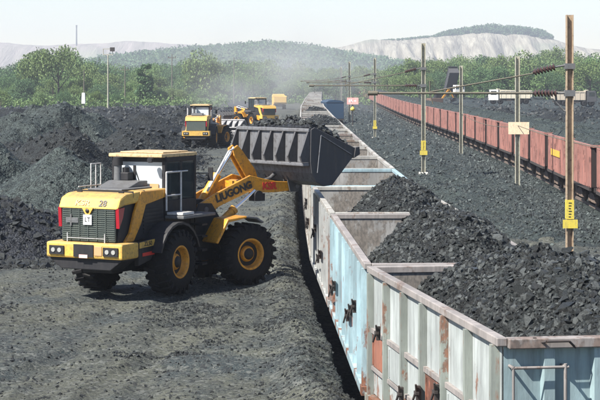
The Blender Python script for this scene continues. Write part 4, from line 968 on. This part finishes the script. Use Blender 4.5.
# ------------------------------------------------------------------ tippers and machines
M['cream'] = dirty('cream_truck_paint', (.62, .58, .46), (.3, .25, .18), rough=.55)
M['brownt'] = dirty('brown_tipper_body', (.42, .36, .28), (.4, .36, .3), rough=.6)
M['cabw'] = dirty('white_cab_paint', (.72, .72, .68), (.4, .35, .28), rough=.5)
M['cabdk'] = dirty('dark_cab_paint', (.035, .04, .05), (.1, .09, .08), rough=.5)
M['yelt'] = dirty('yellow_tipper_paint', (.80, .50, .12), (.5, .35, .15), rough=.55)
def truck(loc, rz, label, body='cream', cab='cabw', raised=0, group='tipper trucks'):
    """local +x is forward, length 8.4 m"""
    root = empty('tipper_truck', loc, rz, label, 'tipper truck', group)
    b = MB(); b.box(-4.1, 3.9, -.45, .45, .75, 1.05); b.box(-.2, .8, -1.1, 1.1, .6, 1.0); b.build('chassis', 'under', root)
    cb = MB(); cb.prism([(2.35, .75), (4.15, .75), (4.2, 1.9), (4.0, 2.85), (2.35, 2.9)], -1.2, 1.2, 'y'); cb.build('cab', cab, root, .06)
    b = MB(); b.hexa([(4.205, -1.05, 1.95), (4.215, 1.05, 1.95), (4.10, 1.05, 2.7), (4.06, -1.05, 2.7), (4.24, -1.05, 1.95), (4.24, 1.05, 1.95), (4.10, 1.05, 2.72), (4.08, -1.05, 2.72)]); b.build('windscreen', 'glassd', root)
    for sy in (-1, 1):
        y0, y1 = sorted((sy * 1.202, sy * 1.215)); MB().box(2.75, 3.85, y0, y1, 1.85, 2.6).build('side_window', 'glassd', root)
        MB().tube((4.22, sy * .9, 1.2), (4.26, sy * .9, 1.2), .13, n=10).build('headlight', 'lamp', root)
    piv = Matrix.Translation((-3.9, 0, 1.15)) @ Matrix.Rotation(-R(raised), 4, 'Y') @ Matrix.Translation((3.9, 0, -1.15))
    b = MB(piv)
    b.prism([(-4.2, 1.5), (-3.7, 1.12), (2.1, 1.12), (2.15, 2.9), (2.6, 3.0), (2.6, 3.08), (2.05, 2.98), (2.0, 1.2), (-3.65, 1.2), (-4.2, 1.6)], -1.2, 1.2, 'y')
    b.prism([(-4.2, 1.5), (-3.7, 1.15), (2.1, 1.15), (2.1, 2.85), (-4.3, 2.6)], -1.24, -1.18, 'y'); b.prism([(-4.2, 1.5), (-3.7, 1.15), (2.1, 1.15), (2.1, 2.85), (-4.3, 2.6)], 1.18, 1.24, 'y')
    b.hexa([(-4.25, -1.2, 1.45), (-4.19, -1.2, 1.45), (-4.19, 1.2, 1.45), (-4.25, 1.2, 1.45), (-4.36, -1.2, 2.6), (-4.30, -1.2, 2.6), (-4.30, 1.2, 2.6), (-4.36, 1.2, 2.6)])
    db = b.build('dump_body', body, root)
    b = MB(piv)
    for sy in (-1, 1):
        for i in range(7): x = -3.8 + i * .95; b.box(x - .05, x + .05, *sorted((sy * 1.241, sy * 1.30)), 1.15, 2.6)
        b.box(-4.2, 2.1, *sorted((sy * 1.241, sy * 1.31)), 2.58, 2.72)
    b.build('body_ribs', body, db)
    w = MB(); w.lathe([(-.15, .2), (-.15, .5), (-.10, .53), (.10, .53), (.15, .5), (.15, .2)], axis='x', n=18); w.lathe([(-.1, .3), (-.05, 0)], n=12); w.lathe([(.1, .3), (.05, .1), (.05, 0)], n=12)
    wm = w.mesh('wheel'); wm.transform(Matrix.Rotation(R(90), 4, 'Z')); wm.materials.append(M['rub'])
    for x in (3.3, 1.9, -1.9, -3.1):
        for sy in (-1, 1):
            if x == 1.9 and raised == 0 and body == 'yelt': continue
            link('wheel', wm, root, (x, sy * 1.02, .53))
    return root
def gz(x, y): return float(terrain(np.array([x]), np.array([y]))[0])
def put_truck(px, y, *a, dz=0, **k):
    x = px * y; return truck((x, y, gz(x, y) + dz), *a, **k)
put_truck(.120, 345, R(178), 'cream tipper truck parked on the coal bank, white cab at its left end', dz=.7)
put_truck(.1565, 335, R(-2), 'brown-bodied tipper truck with a dark cab at its right end, behind the tall mast', 'brownt', 'cabdk', dz=.7)
put_truck(.0885, 425, R(-78), 'tipper truck with its dark body raised high, left of the cream tipper', 'cabdk', 'cabw', 52, dz=.6)
put_truck(.064, 350, R(172), 'white tipper truck partly hidden behind the red train near the centre mast', 'cabw', 'cabw', dz=-.3)
put_truck(-.0120, 350, R(94), 'yellow tipper truck seen from behind through the dust beside the train', 'yelt', 'yelt')
# excavator near the white truck
ex = empty('excavator', (.0775 * 352, 352, gz(.0775 * 352, 352) + .2), R(20), 'small brown excavator between the white tipper and the raised tipper', 'excavator')
for sy in (-1, 1): b = MB(); b.prism([(-1.6, .3), (-1.3, 0), (1.3, 0), (1.6, .3), (1.5, .75), (-1.5, .75)], *sorted((sy * .8, sy * 1.25)), 'y'); b.build('crawler_track', 'blk', ex)
MB().box(-1.6, 1.2, -1.1, 1.1, .8, 1.7).build('engine_house', 'brownp', ex, .08)
MB().box(.2, 1.4, .2, 1.1, 1.705, 2.7).build('cab', 'blk', ex, .05)
b = MB(); b.prism([(.9, 1.2), (2.8, 3.6), (3.1, 3.5), (1.3, 1.2)], -.2, .05, 'y'); b.build('boom', 'yel', ex)
b = MB(); b.prism([(2.8, 3.6), (3.1, 3.5), (4.0, 1.8), (3.8, 1.7)], -.15, .0, 'y'); b.build('stick', 'yel', ex)
b = MB(); b.prism([(3.7, 1.8), (4.1, 1.8), (4.2, 1.2), (3.6, .9), (3.4, 1.4)], -.5, .4, 'y'); b.build('bucket', 'blk', ex)

# ------------------------------------------------------------------ poles on the left
def at(px, py, D): return ((px - 300) / 1750 * D, D, CAMZ - (py - 83) / 1750 * D)
x, y, zt = at(108, 55, 260)
fl = empty('floodlight_pole', (x, y, 0), 0, 'pale floodlight pole with a square head rising from the left coal heaps', 'light pole')
MB().tube((0, 0, 0), (0, 0, zt), .13, .09, n=8).build('post', 'mast', fl)
b = MB(); b.box(-.75, .75, -.06, .06, zt, zt + .12); b.tube((-.7, 0, zt), (-.7, 0, zt + .9), .05, n=6); b.tube((.7, 0, zt), (.7, 0, zt + .9), .05, n=6); b.box(-.75, .3, -.06, .06, zt + .85, zt + .95); b.build('head_frame', 'mast', fl)
MB().box(.3, 1.0, -.25, .1, zt + .55, zt + 1.15).build('flood_lamp', 'latch', fl, .04)
def simple_pole(px, pt, D, label, cross=True, zb=0):
    x, y, zt = at(px, pt, D); r = empty('power_pole', (x, y, 0), 0, label, 'pole')
    MB().tube((0, 0, zb), (0, 0, zt), .16, .09, n=7).build('post', 'boomt', r)
    if cross:
        MB().box(-.9, .9, -.07, .07, zt - .9, zt - .75).build('cross_arm', 'boomt', r)
        for q in (-.75, 0, .75): MB().tube((q, 0, zt - .75), (q, 0, zt - .45), .07, n=6).build('insulator', 'insul', r)
simple_pole(172, 54, 380, 'tall power pole with cross arm among the trees left of centre')
simple_pole(234, 57, 400, 'thin pale pole in the haze above the middle loader', False)
simple_pole(125, 66, 380, 'short power pole right of the floodlight pole')
simple_pole(84, 70, 360, 'thin pole above the white marker post on the left', False)
x, y, zt = at(83.5, 97, 290)
mk = empty('marker_post', (x, y, gz(x, y)), 0, 'small white marker post at the foot of the green trees on the left', 'marker')
MB().box(-.3, .3, -.3, .3, 1.2, 3.0, .06).build('marker_head', 'card', mk, .03); MB().tube((0, 0, -.5), (0, 0, 1.2), .09, n=8).build('post', 'mast', mk)
x, y, zt = at(76.5, 25, 2900)
ch = empty('chimney', (x, y, 55), 0, 'tall thin chimney far off on the pale ridge at left', 'chimney')
MB().tube((0, 0, -5), (0, 0, zt - 55), 1.5, 1.0, n=12).build('stack', 'greyp', ch)
MB().tube((0, 0, zt - 59), (0, 0, zt - 55), 1.3, n=12).build('rim', 'greyp', ch)

# ------------------------------------------------------------------ hills
def hillmat(name, a, b_, c, sc):
    m = newmat(name, a, .95, 0, .1); k = N(m)
    g = k.noise(sc, 7, .7, (2.6, .3, .7), dist=.8, obj=False); h = k.noise(sc * .25, 4, .5, obj=False)
    col = k.mix(k.ramp(g, [(.35, 0.0), (.65, 1.0)]), a, b_); col = k.mix(k.ramp(h, [(.52, 0.0), (.64, .8)]), col, c)
    k.base(col); k.bump(g, .8, 6); return m
M['spoil'] = hillmat('spoil_heap', (.33, .31, .25), (.16, .145, .115), (.19, .20, .15), .05)
M['ridge'] = hillmat('pale_ridge', (.26, .23, .21), (.17, .16, .14), (.20, .22, .15), .02)
M['woodhill'] = hillmat('wooded_slope', (.07, .10, .045), (.05, .075, .03), (.10, .12, .06), .05)
def hill(name, prof, D, depth, mat, seed, gully=0.0):
    """prof: list of (px, py) skyline points in degrees of the view, seated at distance D"""
    px = np.array([p[0] for p in prof], float); py = np.array([p[1] for p in prof], float)
    X0 = (px - 300) / 1750 * D; H = CAMZ - (py - 83) / 1750 * D
    x = np.linspace(X0[0], X0[-1], 260); v = np.linspace(-1, 1, 70)
    Xg, V = np.meshgrid(x, v, indexing='xy'); Yg = D + V * depth
    h = np.interp(Xg, X0, H)
    prof_v = np.where(V < 0, 1 - sstep(.08, 1, -V) , 1 - sstep(.2, 1, V))
    gl = gully * (1 - np.abs(2 * prof_v - 1)) * (np.abs(fbm(Xg * .035 + .3 * V, V * 1.2, 4, seed)) * 2 - .3)
    Zg = h * prof_v - gl * h * .35 + h * .07 * fbm(Xg * .02, Yg * .02, 4, seed + 1) * prof_v
    o = link(name, npmesh(name, np.stack([Xg, Yg, Zg], -1).reshape(-1, 3), grid_idx(70, 260), mat, True)); tag(o, kind='structure')
    return lambda x_, y_: np.interp(x_, X0, H) * np.where(y_ < D, 1 - sstep(.08, 1, (D - y_) / depth), 1 - sstep(.2, 1, (y_ - D) / depth))
Hs = hill('spoil_hill', [(250, 72), (300, 56), (335, 48), (365, 42), (400, 40), (440, 36), (480, 34), (520, 35), (548, 38), (565, 44), (600, 50), (680, 58), (760, 66)], 2500, 300, 'spoil', 5, 1.0)
Hr = hill('far_ridge', [(-260, 50), (-60, 44), (0, 44), (60, 46), (100, 44), (140, 43), (180, 45), (240, 50), (330, 60), (420, 76)], 2950, 350, 'ridge', 9, .3)
Hw = hill('wooded_hill', [(20, 84), (70, 72), (110, 60), (140, 57), (180, 52), (230, 49), (265, 46), (300, 48), (335, 54), (370, 60), (410, 66), (460, 74), (520, 82)], 2000, 420, 'woodhill', 13, .2)

# ------------------------------------------------------------------ trees
def leafmat(name, cols):
    m = newmat(name, cols[0], .75, 0, .25); k = N(m); geo = k.n('ShaderNodeNewGeometry')
    oi = k.n('ShaderNodeObjectInfo')
    c = k.ramp(geo.outputs['Random Per Island'], [(0, cols[0]), (.5, cols[1]), (1, cols[2])])
    c = k.mix(k.ramp(oi.outputs['Random'], [(0, 0.0), (1, .55)]), c, cols[3]); k.base(c)
    tl = k.n('ShaderNodeBsdfTranslucent'); k.l(c, tl.inputs[0]); mx = k.n('ShaderNodeMixShader'); mx.inputs[0].default_value = .3
    k.l(k.b.outputs[0], mx.inputs[1]); k.l(tl.outputs[0], mx.inputs[2]); k.l(mx.outputs[0], k.t.nodes['Material Output'].inputs[0])
    return m
M['leaf'] = leafmat('dusty_acacia_leaves', [(.06, .125, .035), (.10, .185, .055), (.17, .25, .09), (.15, .20, .09)])
M['leaf2'] = leafmat('dark_broad_leaves', [(.04, .09, .035), (.07, .14, .055), (.12, .19, .075), (.09, .15, .08)])
M['leaf3'] = leafmat('olive_leaves', [(.075, .13, .04), (.12, .18, .055), (.19, .25, .09), (.14, .19, .08)])
M['bark'] = dirty('bark', (.09, .07, .05), rough=.9)
def leafquads(P, s, nrm=None):
    n = len(P); a = rng.normal(size=(n, 3)); a /= np.linalg.norm(a, axis=1)[:, None]; b = rng.normal(size=(n, 3)); b -= (a * b).sum(1)[:, None] * a; b /= np.linalg.norm(b, axis=1)[:, None]
    s = s[:, None]; q = np.stack([P - a * s, P + b * s * .6, P + a * s, P - b * s * .6], 1)
    return q.reshape(-1, 3), np.arange(n * 4).reshape(n, 4)
def crown(kind, seed, n=5200):
    r = np.random.default_rng(seed); C_ = []; 
    ncl = 26 if kind != 'tall' else 20
    for i in range(ncl):
        th = r.uniform(0, 6.28); rad = np.sqrt(r.uniform(0, 1))
        if kind == 'wide': c = (rad * 1.0 * math.cos(th), rad * 1.0 * math.sin(th), .52 + .34 * (1 - rad ** 2) * r.uniform(.7, 1.1)); cr = r.uniform(.18, .34)
        elif kind == 'tall': z = r.uniform(.12, .95); c = (.13 * math.cos(th) * rad, .13 * math.sin(th) * rad, z); cr = .11 * (1.15 - z) + .05
        else: z = r.uniform(.12, .9); w = .55 * math.sin(math.pi * min(1, z * .85 + .12)) ; c = (w * rad * math.cos(th), w * rad * math.sin(th), z); cr = r.uniform(.14, .28)
        C_.append((*c, cr))
    C_ = np.array(C_); wt = C_[:, 3] ** 2; idx = r.choice(len(C_), n, p=wt / wt.sum())
    d = r.normal(size=(n, 3)); d /= np.linalg.norm(d, axis=1)[:, None]; rad = r.uniform(.55, 1.08, n)[:, None]
    P = C_[idx, :3] + d * rad * C_[idx, 3:4] * np.array([1, 1, .72])
    v, f = leafquads(P, r.uniform(.018, .036, n)); return v, f
def tree_proto(kind, seed, leaf):
    v, f = crown(kind, seed); cm = npmesh('crown', v, f, leaf)
    b = MB(); b.tube((0, 0, -.05), (.02, 0, .30), .035, .025, n=7); b.tube((.02, 0, .30), (-.03, .03, .68), .025, .010, n=6)
    for i in range(5):
        a = i * 1.3 + seed; w = .35 if kind != 'tall' else .08
        b.tube((.02, 0, .26 + .05 * i), (w * math.cos(a), w * math.sin(a), .5 + .08 * i), .014, .005, n=5)
    tm = b.mesh('trunk'); tm.materials.append(M['bark'])
    return cm, tm
PROT = [(k_, tree_proto(k_, 900 + i, lf)) for i, (k_, lf) in enumerate([('wide', 'leaf3'), ('wide', 'leaf'), ('round', 'leaf3'), ('round', 'leaf2'), ('round', 'leaf'), ('tall', 'leaf2'), ('wide', 'leaf2')])]
LBL = {'wide': 'spreading dusty green tree in the belt behind the coal yard', 'round': 'bushy green tree in the belt behind the coal yard', 'tall': 'narrow upright dark tree in the belt behind the coal yard'}
def region(x, y):
    px = 300 + 1750 * x / y; row = 'in the front row' if y < 430 else 'further back'
    return row + ' ' + ('at the left, behind the black heaps' if px < 90 else 'right of the floodlight pole' if px < 180 else 'in the dust above the small loaders' if px < 320 else
                        'behind the centre mast' if px < 450 else 'behind the parked tippers' if px < 600 else 'beyond the tall right mast')
def tree(x, y, z, h, w, kind_i, label=None):
    kd, (cm, tm) = PROT[kind_i]
    r = empty('tree', (x, y, z), random.uniform(0, 6.28), label or LBL[kd].replace('in the belt behind the coal yard', region(x, y)), 'tree', ('%s trees %s' % (kd, region(x, y))) if not label else None)
    r.scale = (w, w, h); link('crown', cm, r); link('trunk', tm, r); return r
def belt_top(px):   # skyline height in photo rows of the tree belt
    return np.interp(px, [-80, 0, 25, 40, 60, 80, 100, 125, 150, 175, 200, 240, 290, 340, 380, 420, 460, 500, 530, 560, 600, 700],
                     [64, 64, 58, 50, 47, 53, 57, 62, 62, 58, 53, 58, 60, 62, 62, 57, 52, 50, 52, 48, 50, 50])
nt_ = 0
for D, nrow, fr in ((350, 40, .42), (400, 46, .62), (455, 50, .78), (520, 54, .92), (600, 60, 1.0)):
    for i in range(nrow):
        px = -70 + 740 * (i + random.uniform(-.4, .4)) / nrow
        if D < 380 and (px > 290): continue
        if D < 420 and 200 < px < 640: continue
        x = (px - 300) / 1750 * D; top = CAMZ - (float(belt_top(px)) + random.uniform(-1, 9) - 83) / 1750 * D
        zb = 0.3 if px < 300 else 1.4
        h = max(3.0, (top - zb) * (fr if D < 520 else 1) * random.uniform(.8, 1.05))
        ki = random.choice([0, 1, 2, 3, 4, 6]); w = h * random.uniform(.45, .75) if ki in (0, 1, 6) else h * random.uniform(.7, 1.1)
        tree(x, D + random.uniform(-20, 20), zb - .2, h, w, ki); nt_ += 1
x, y, z = at(58, 47, 395); tree(x, y, 0, z * 1.02, 8.5, 0, 'largest spreading light green tree, its dome highest in the left of the photo')
x, y, z = at(145, 60, 360); tree(x, y, 0, z, 8.5, 5, 'narrow upright tree right of the floodlight pole')
x, y, z = at(200, 52, 420); tree(x, y, 0, z, 9.5, 2, 'big hazy round tree standing above the middle loader')
# bushes along the foot
M['bush'] = M['leaf']
def quads_field(name, P, spread, n_each, s0, s1, leaf, label, cat):
    n = len(P) * n_each; idx = np.repeat(np.arange(len(P)), n_each); d = rng.normal(size=(n, 3)); d /= np.linalg.norm(d, axis=1)[:, None]
    Q = P[idx] + d * spread[idx][:, None] * rng.uniform(.6, 1.05, n)[:, None] * np.array([1, 1, .7])
    v, f = leafquads(Q, rng.uniform(s0, s1, n)); o = link(name, npmesh(name, v, f, leaf)); tag(o, label, cat, kind='stuff'); return o
n = 900; y = rng.uniform(320, 560, n); px = rng.uniform(-60, 680, n); x = (px - 300) / 1750 * y
k_ = ~((px > 225) & (y < 430)); x, y = x[k_], y[k_]; sp = rng.uniform(.8, 2.3, len(x)); zz = terrain(x, y) + sp * .5
quads_field('undergrowth', np.stack([x, y, zz], 1), sp, 70, .14, .32, 'leaf', 'thick undergrowth below the trees', 'undergrowth')
n = 3600; x = rng.uniform(-400, 300, n); y = rng.uniform(1560, 2060, n); px = x / y * 1750 + 300
zz = Hw(x, y); k_ = zz > -2; x, y, zz = x[k_], y[k_], zz[k_]; sp = rng.uniform(3.2, 7.5, len(x))
quads_field('distant_woodland', np.stack([x, y, zz + sp * .35], 1), sp, 26, .9, 1.9, 'leaf2', 'hazy woodland covering the far slope', 'woodland')
n = 2200; y = rng.uniform(600, 1000, n); px = rng.uniform(-80, 700, n); x = (px - 300) / 1750 * y; sp = rng.uniform(1.8, 4.2, n)
quads_field('distant_woodland', np.stack([x, y, 1 + sp * .7 + rng.uniform(0, 4, n)], 1), sp, 30, .5, 1.1, 'leaf', 'flat woodland behind the tree belt', 'woodland')
n = 700; px = rng.uniform(438, 552, n); D = rng.uniform(2450, 2540, n); x = (px - 300) / 1750 * D; bump_ = np.interp(px, [438, 450, 470, 490, 520, 545, 552], [0, 5, 8, 11, 10, 6, 0])
sp = rng.uniform(2.5, 5, n)
quads_field('hilltop_trees', np.stack([x, D, Hs(x, D) + sp * .3 + bump_ * rng.uniform(0, 1, n)], 1), sp, 34, .9, 1.8, 'leaf2', 'green trees crowning the pale spoil hill', 'woodland')
n = 160; px = rng.uniform(365, 440, n); D = rng.uniform(2460, 2530, n); x = (px - 300) / 1750 * D; sp = rng.uniform(1.5, 2.6, n)
quads_field('hilltop_scrub', np.stack([x, D, Hs(x, D) + sp * .3], 1), sp, 24, .8, 1.5, 'leaf2', 'thin line of scrub on the left shoulder of the spoil hill', 'woodland')

# ------------------------------------------------------------------ air: haze and loading dust
def volume(name, density, col, aniso=.2):
    m = bpy.data.materials.new(name); m.use_nodes = True; t = m.node_tree; t.nodes.clear()
    v = t.nodes.new('ShaderNodeVolumePrincipled'); v.inputs['Density'].default_value = density; v.inputs['Color'].default_value = (*col, 1); v.inputs['Anisotropy'].default_value = aniso
    o = t.nodes.new('ShaderNodeOutputMaterial'); t.links.new(v.outputs[0], o.inputs['Volume']); return m
hz = MB().box(-3800, 3800, -60, 3600, -3.2, 125).build('haze', volume('yard_haze', .00024, (.84, .90, 1.0))); tag(hz, 'pale haze over the yard and hills', 'haze', kind='stuff')
dm_ = volume('coal_dust', .014, (.85, .85, .85)); t = dm_.node_tree; v = [n for n in t.nodes if n.type == 'PRINCIPLED_VOLUME'][0]
tc = t.nodes.new('ShaderNodeTexCoord'); gr_ = t.nodes.new('ShaderNodeTexGradient'); gr_.gradient_type = 'SPHERICAL'; nz = t.nodes.new('ShaderNodeTexNoise'); nz.inputs['Scale'].default_value = 2.2; nz.inputs['Detail'].default_value = 3
mr = t.nodes.new('ShaderNodeMapRange'); mr.inputs[1].default_value = .38; mr.inputs[2].default_value = .7; mu = t.nodes.new('ShaderNodeMath'); mu.operation = 'MULTIPLY'; mu2 = t.nodes.new('ShaderNodeMath'); mu2.operation = 'MULTIPLY'; mu2.inputs[1].default_value = .024
t.links.new(tc.outputs['Object'], gr_.inputs[0]); t.links.new(tc.outputs['Object'], nz.inputs[0]); t.links.new(nz.outputs[0], mr.inputs[0]); t.links.new(mr.outputs[0], mu.inputs[0]); t.links.new(gr_.outputs[1], mu.inputs[1]); t.links.new(mu.outputs[0], mu2.inputs[0]); t.links.new(mu2.outputs[0], v.inputs['Density'])
S.cycles.volume_max_steps = 128; S.cycles.volume_step_rate = 2
bm = bmesh.new(); bmesh.ops.create_icosphere(bm, subdivisions=3, radius=1); me = bpy.data.meshes.new('dust_cloud'); bm.to_mesh(me); bm.free(); me.materials.append(dm_)
for (px, D, rx, ry, z, rz_) in ((275, 330, 24, 60, 5, 15),):
    o = link('dust_cloud', me, None, ((px - 300) / 1750 * D, D, z)); o.scale = (rx, ry, rz_); tag(o, 'coal dust drifting over the far loaders', 'dust', kind='stuff')
print('objects', len(S.objects), 'trees', nt_)
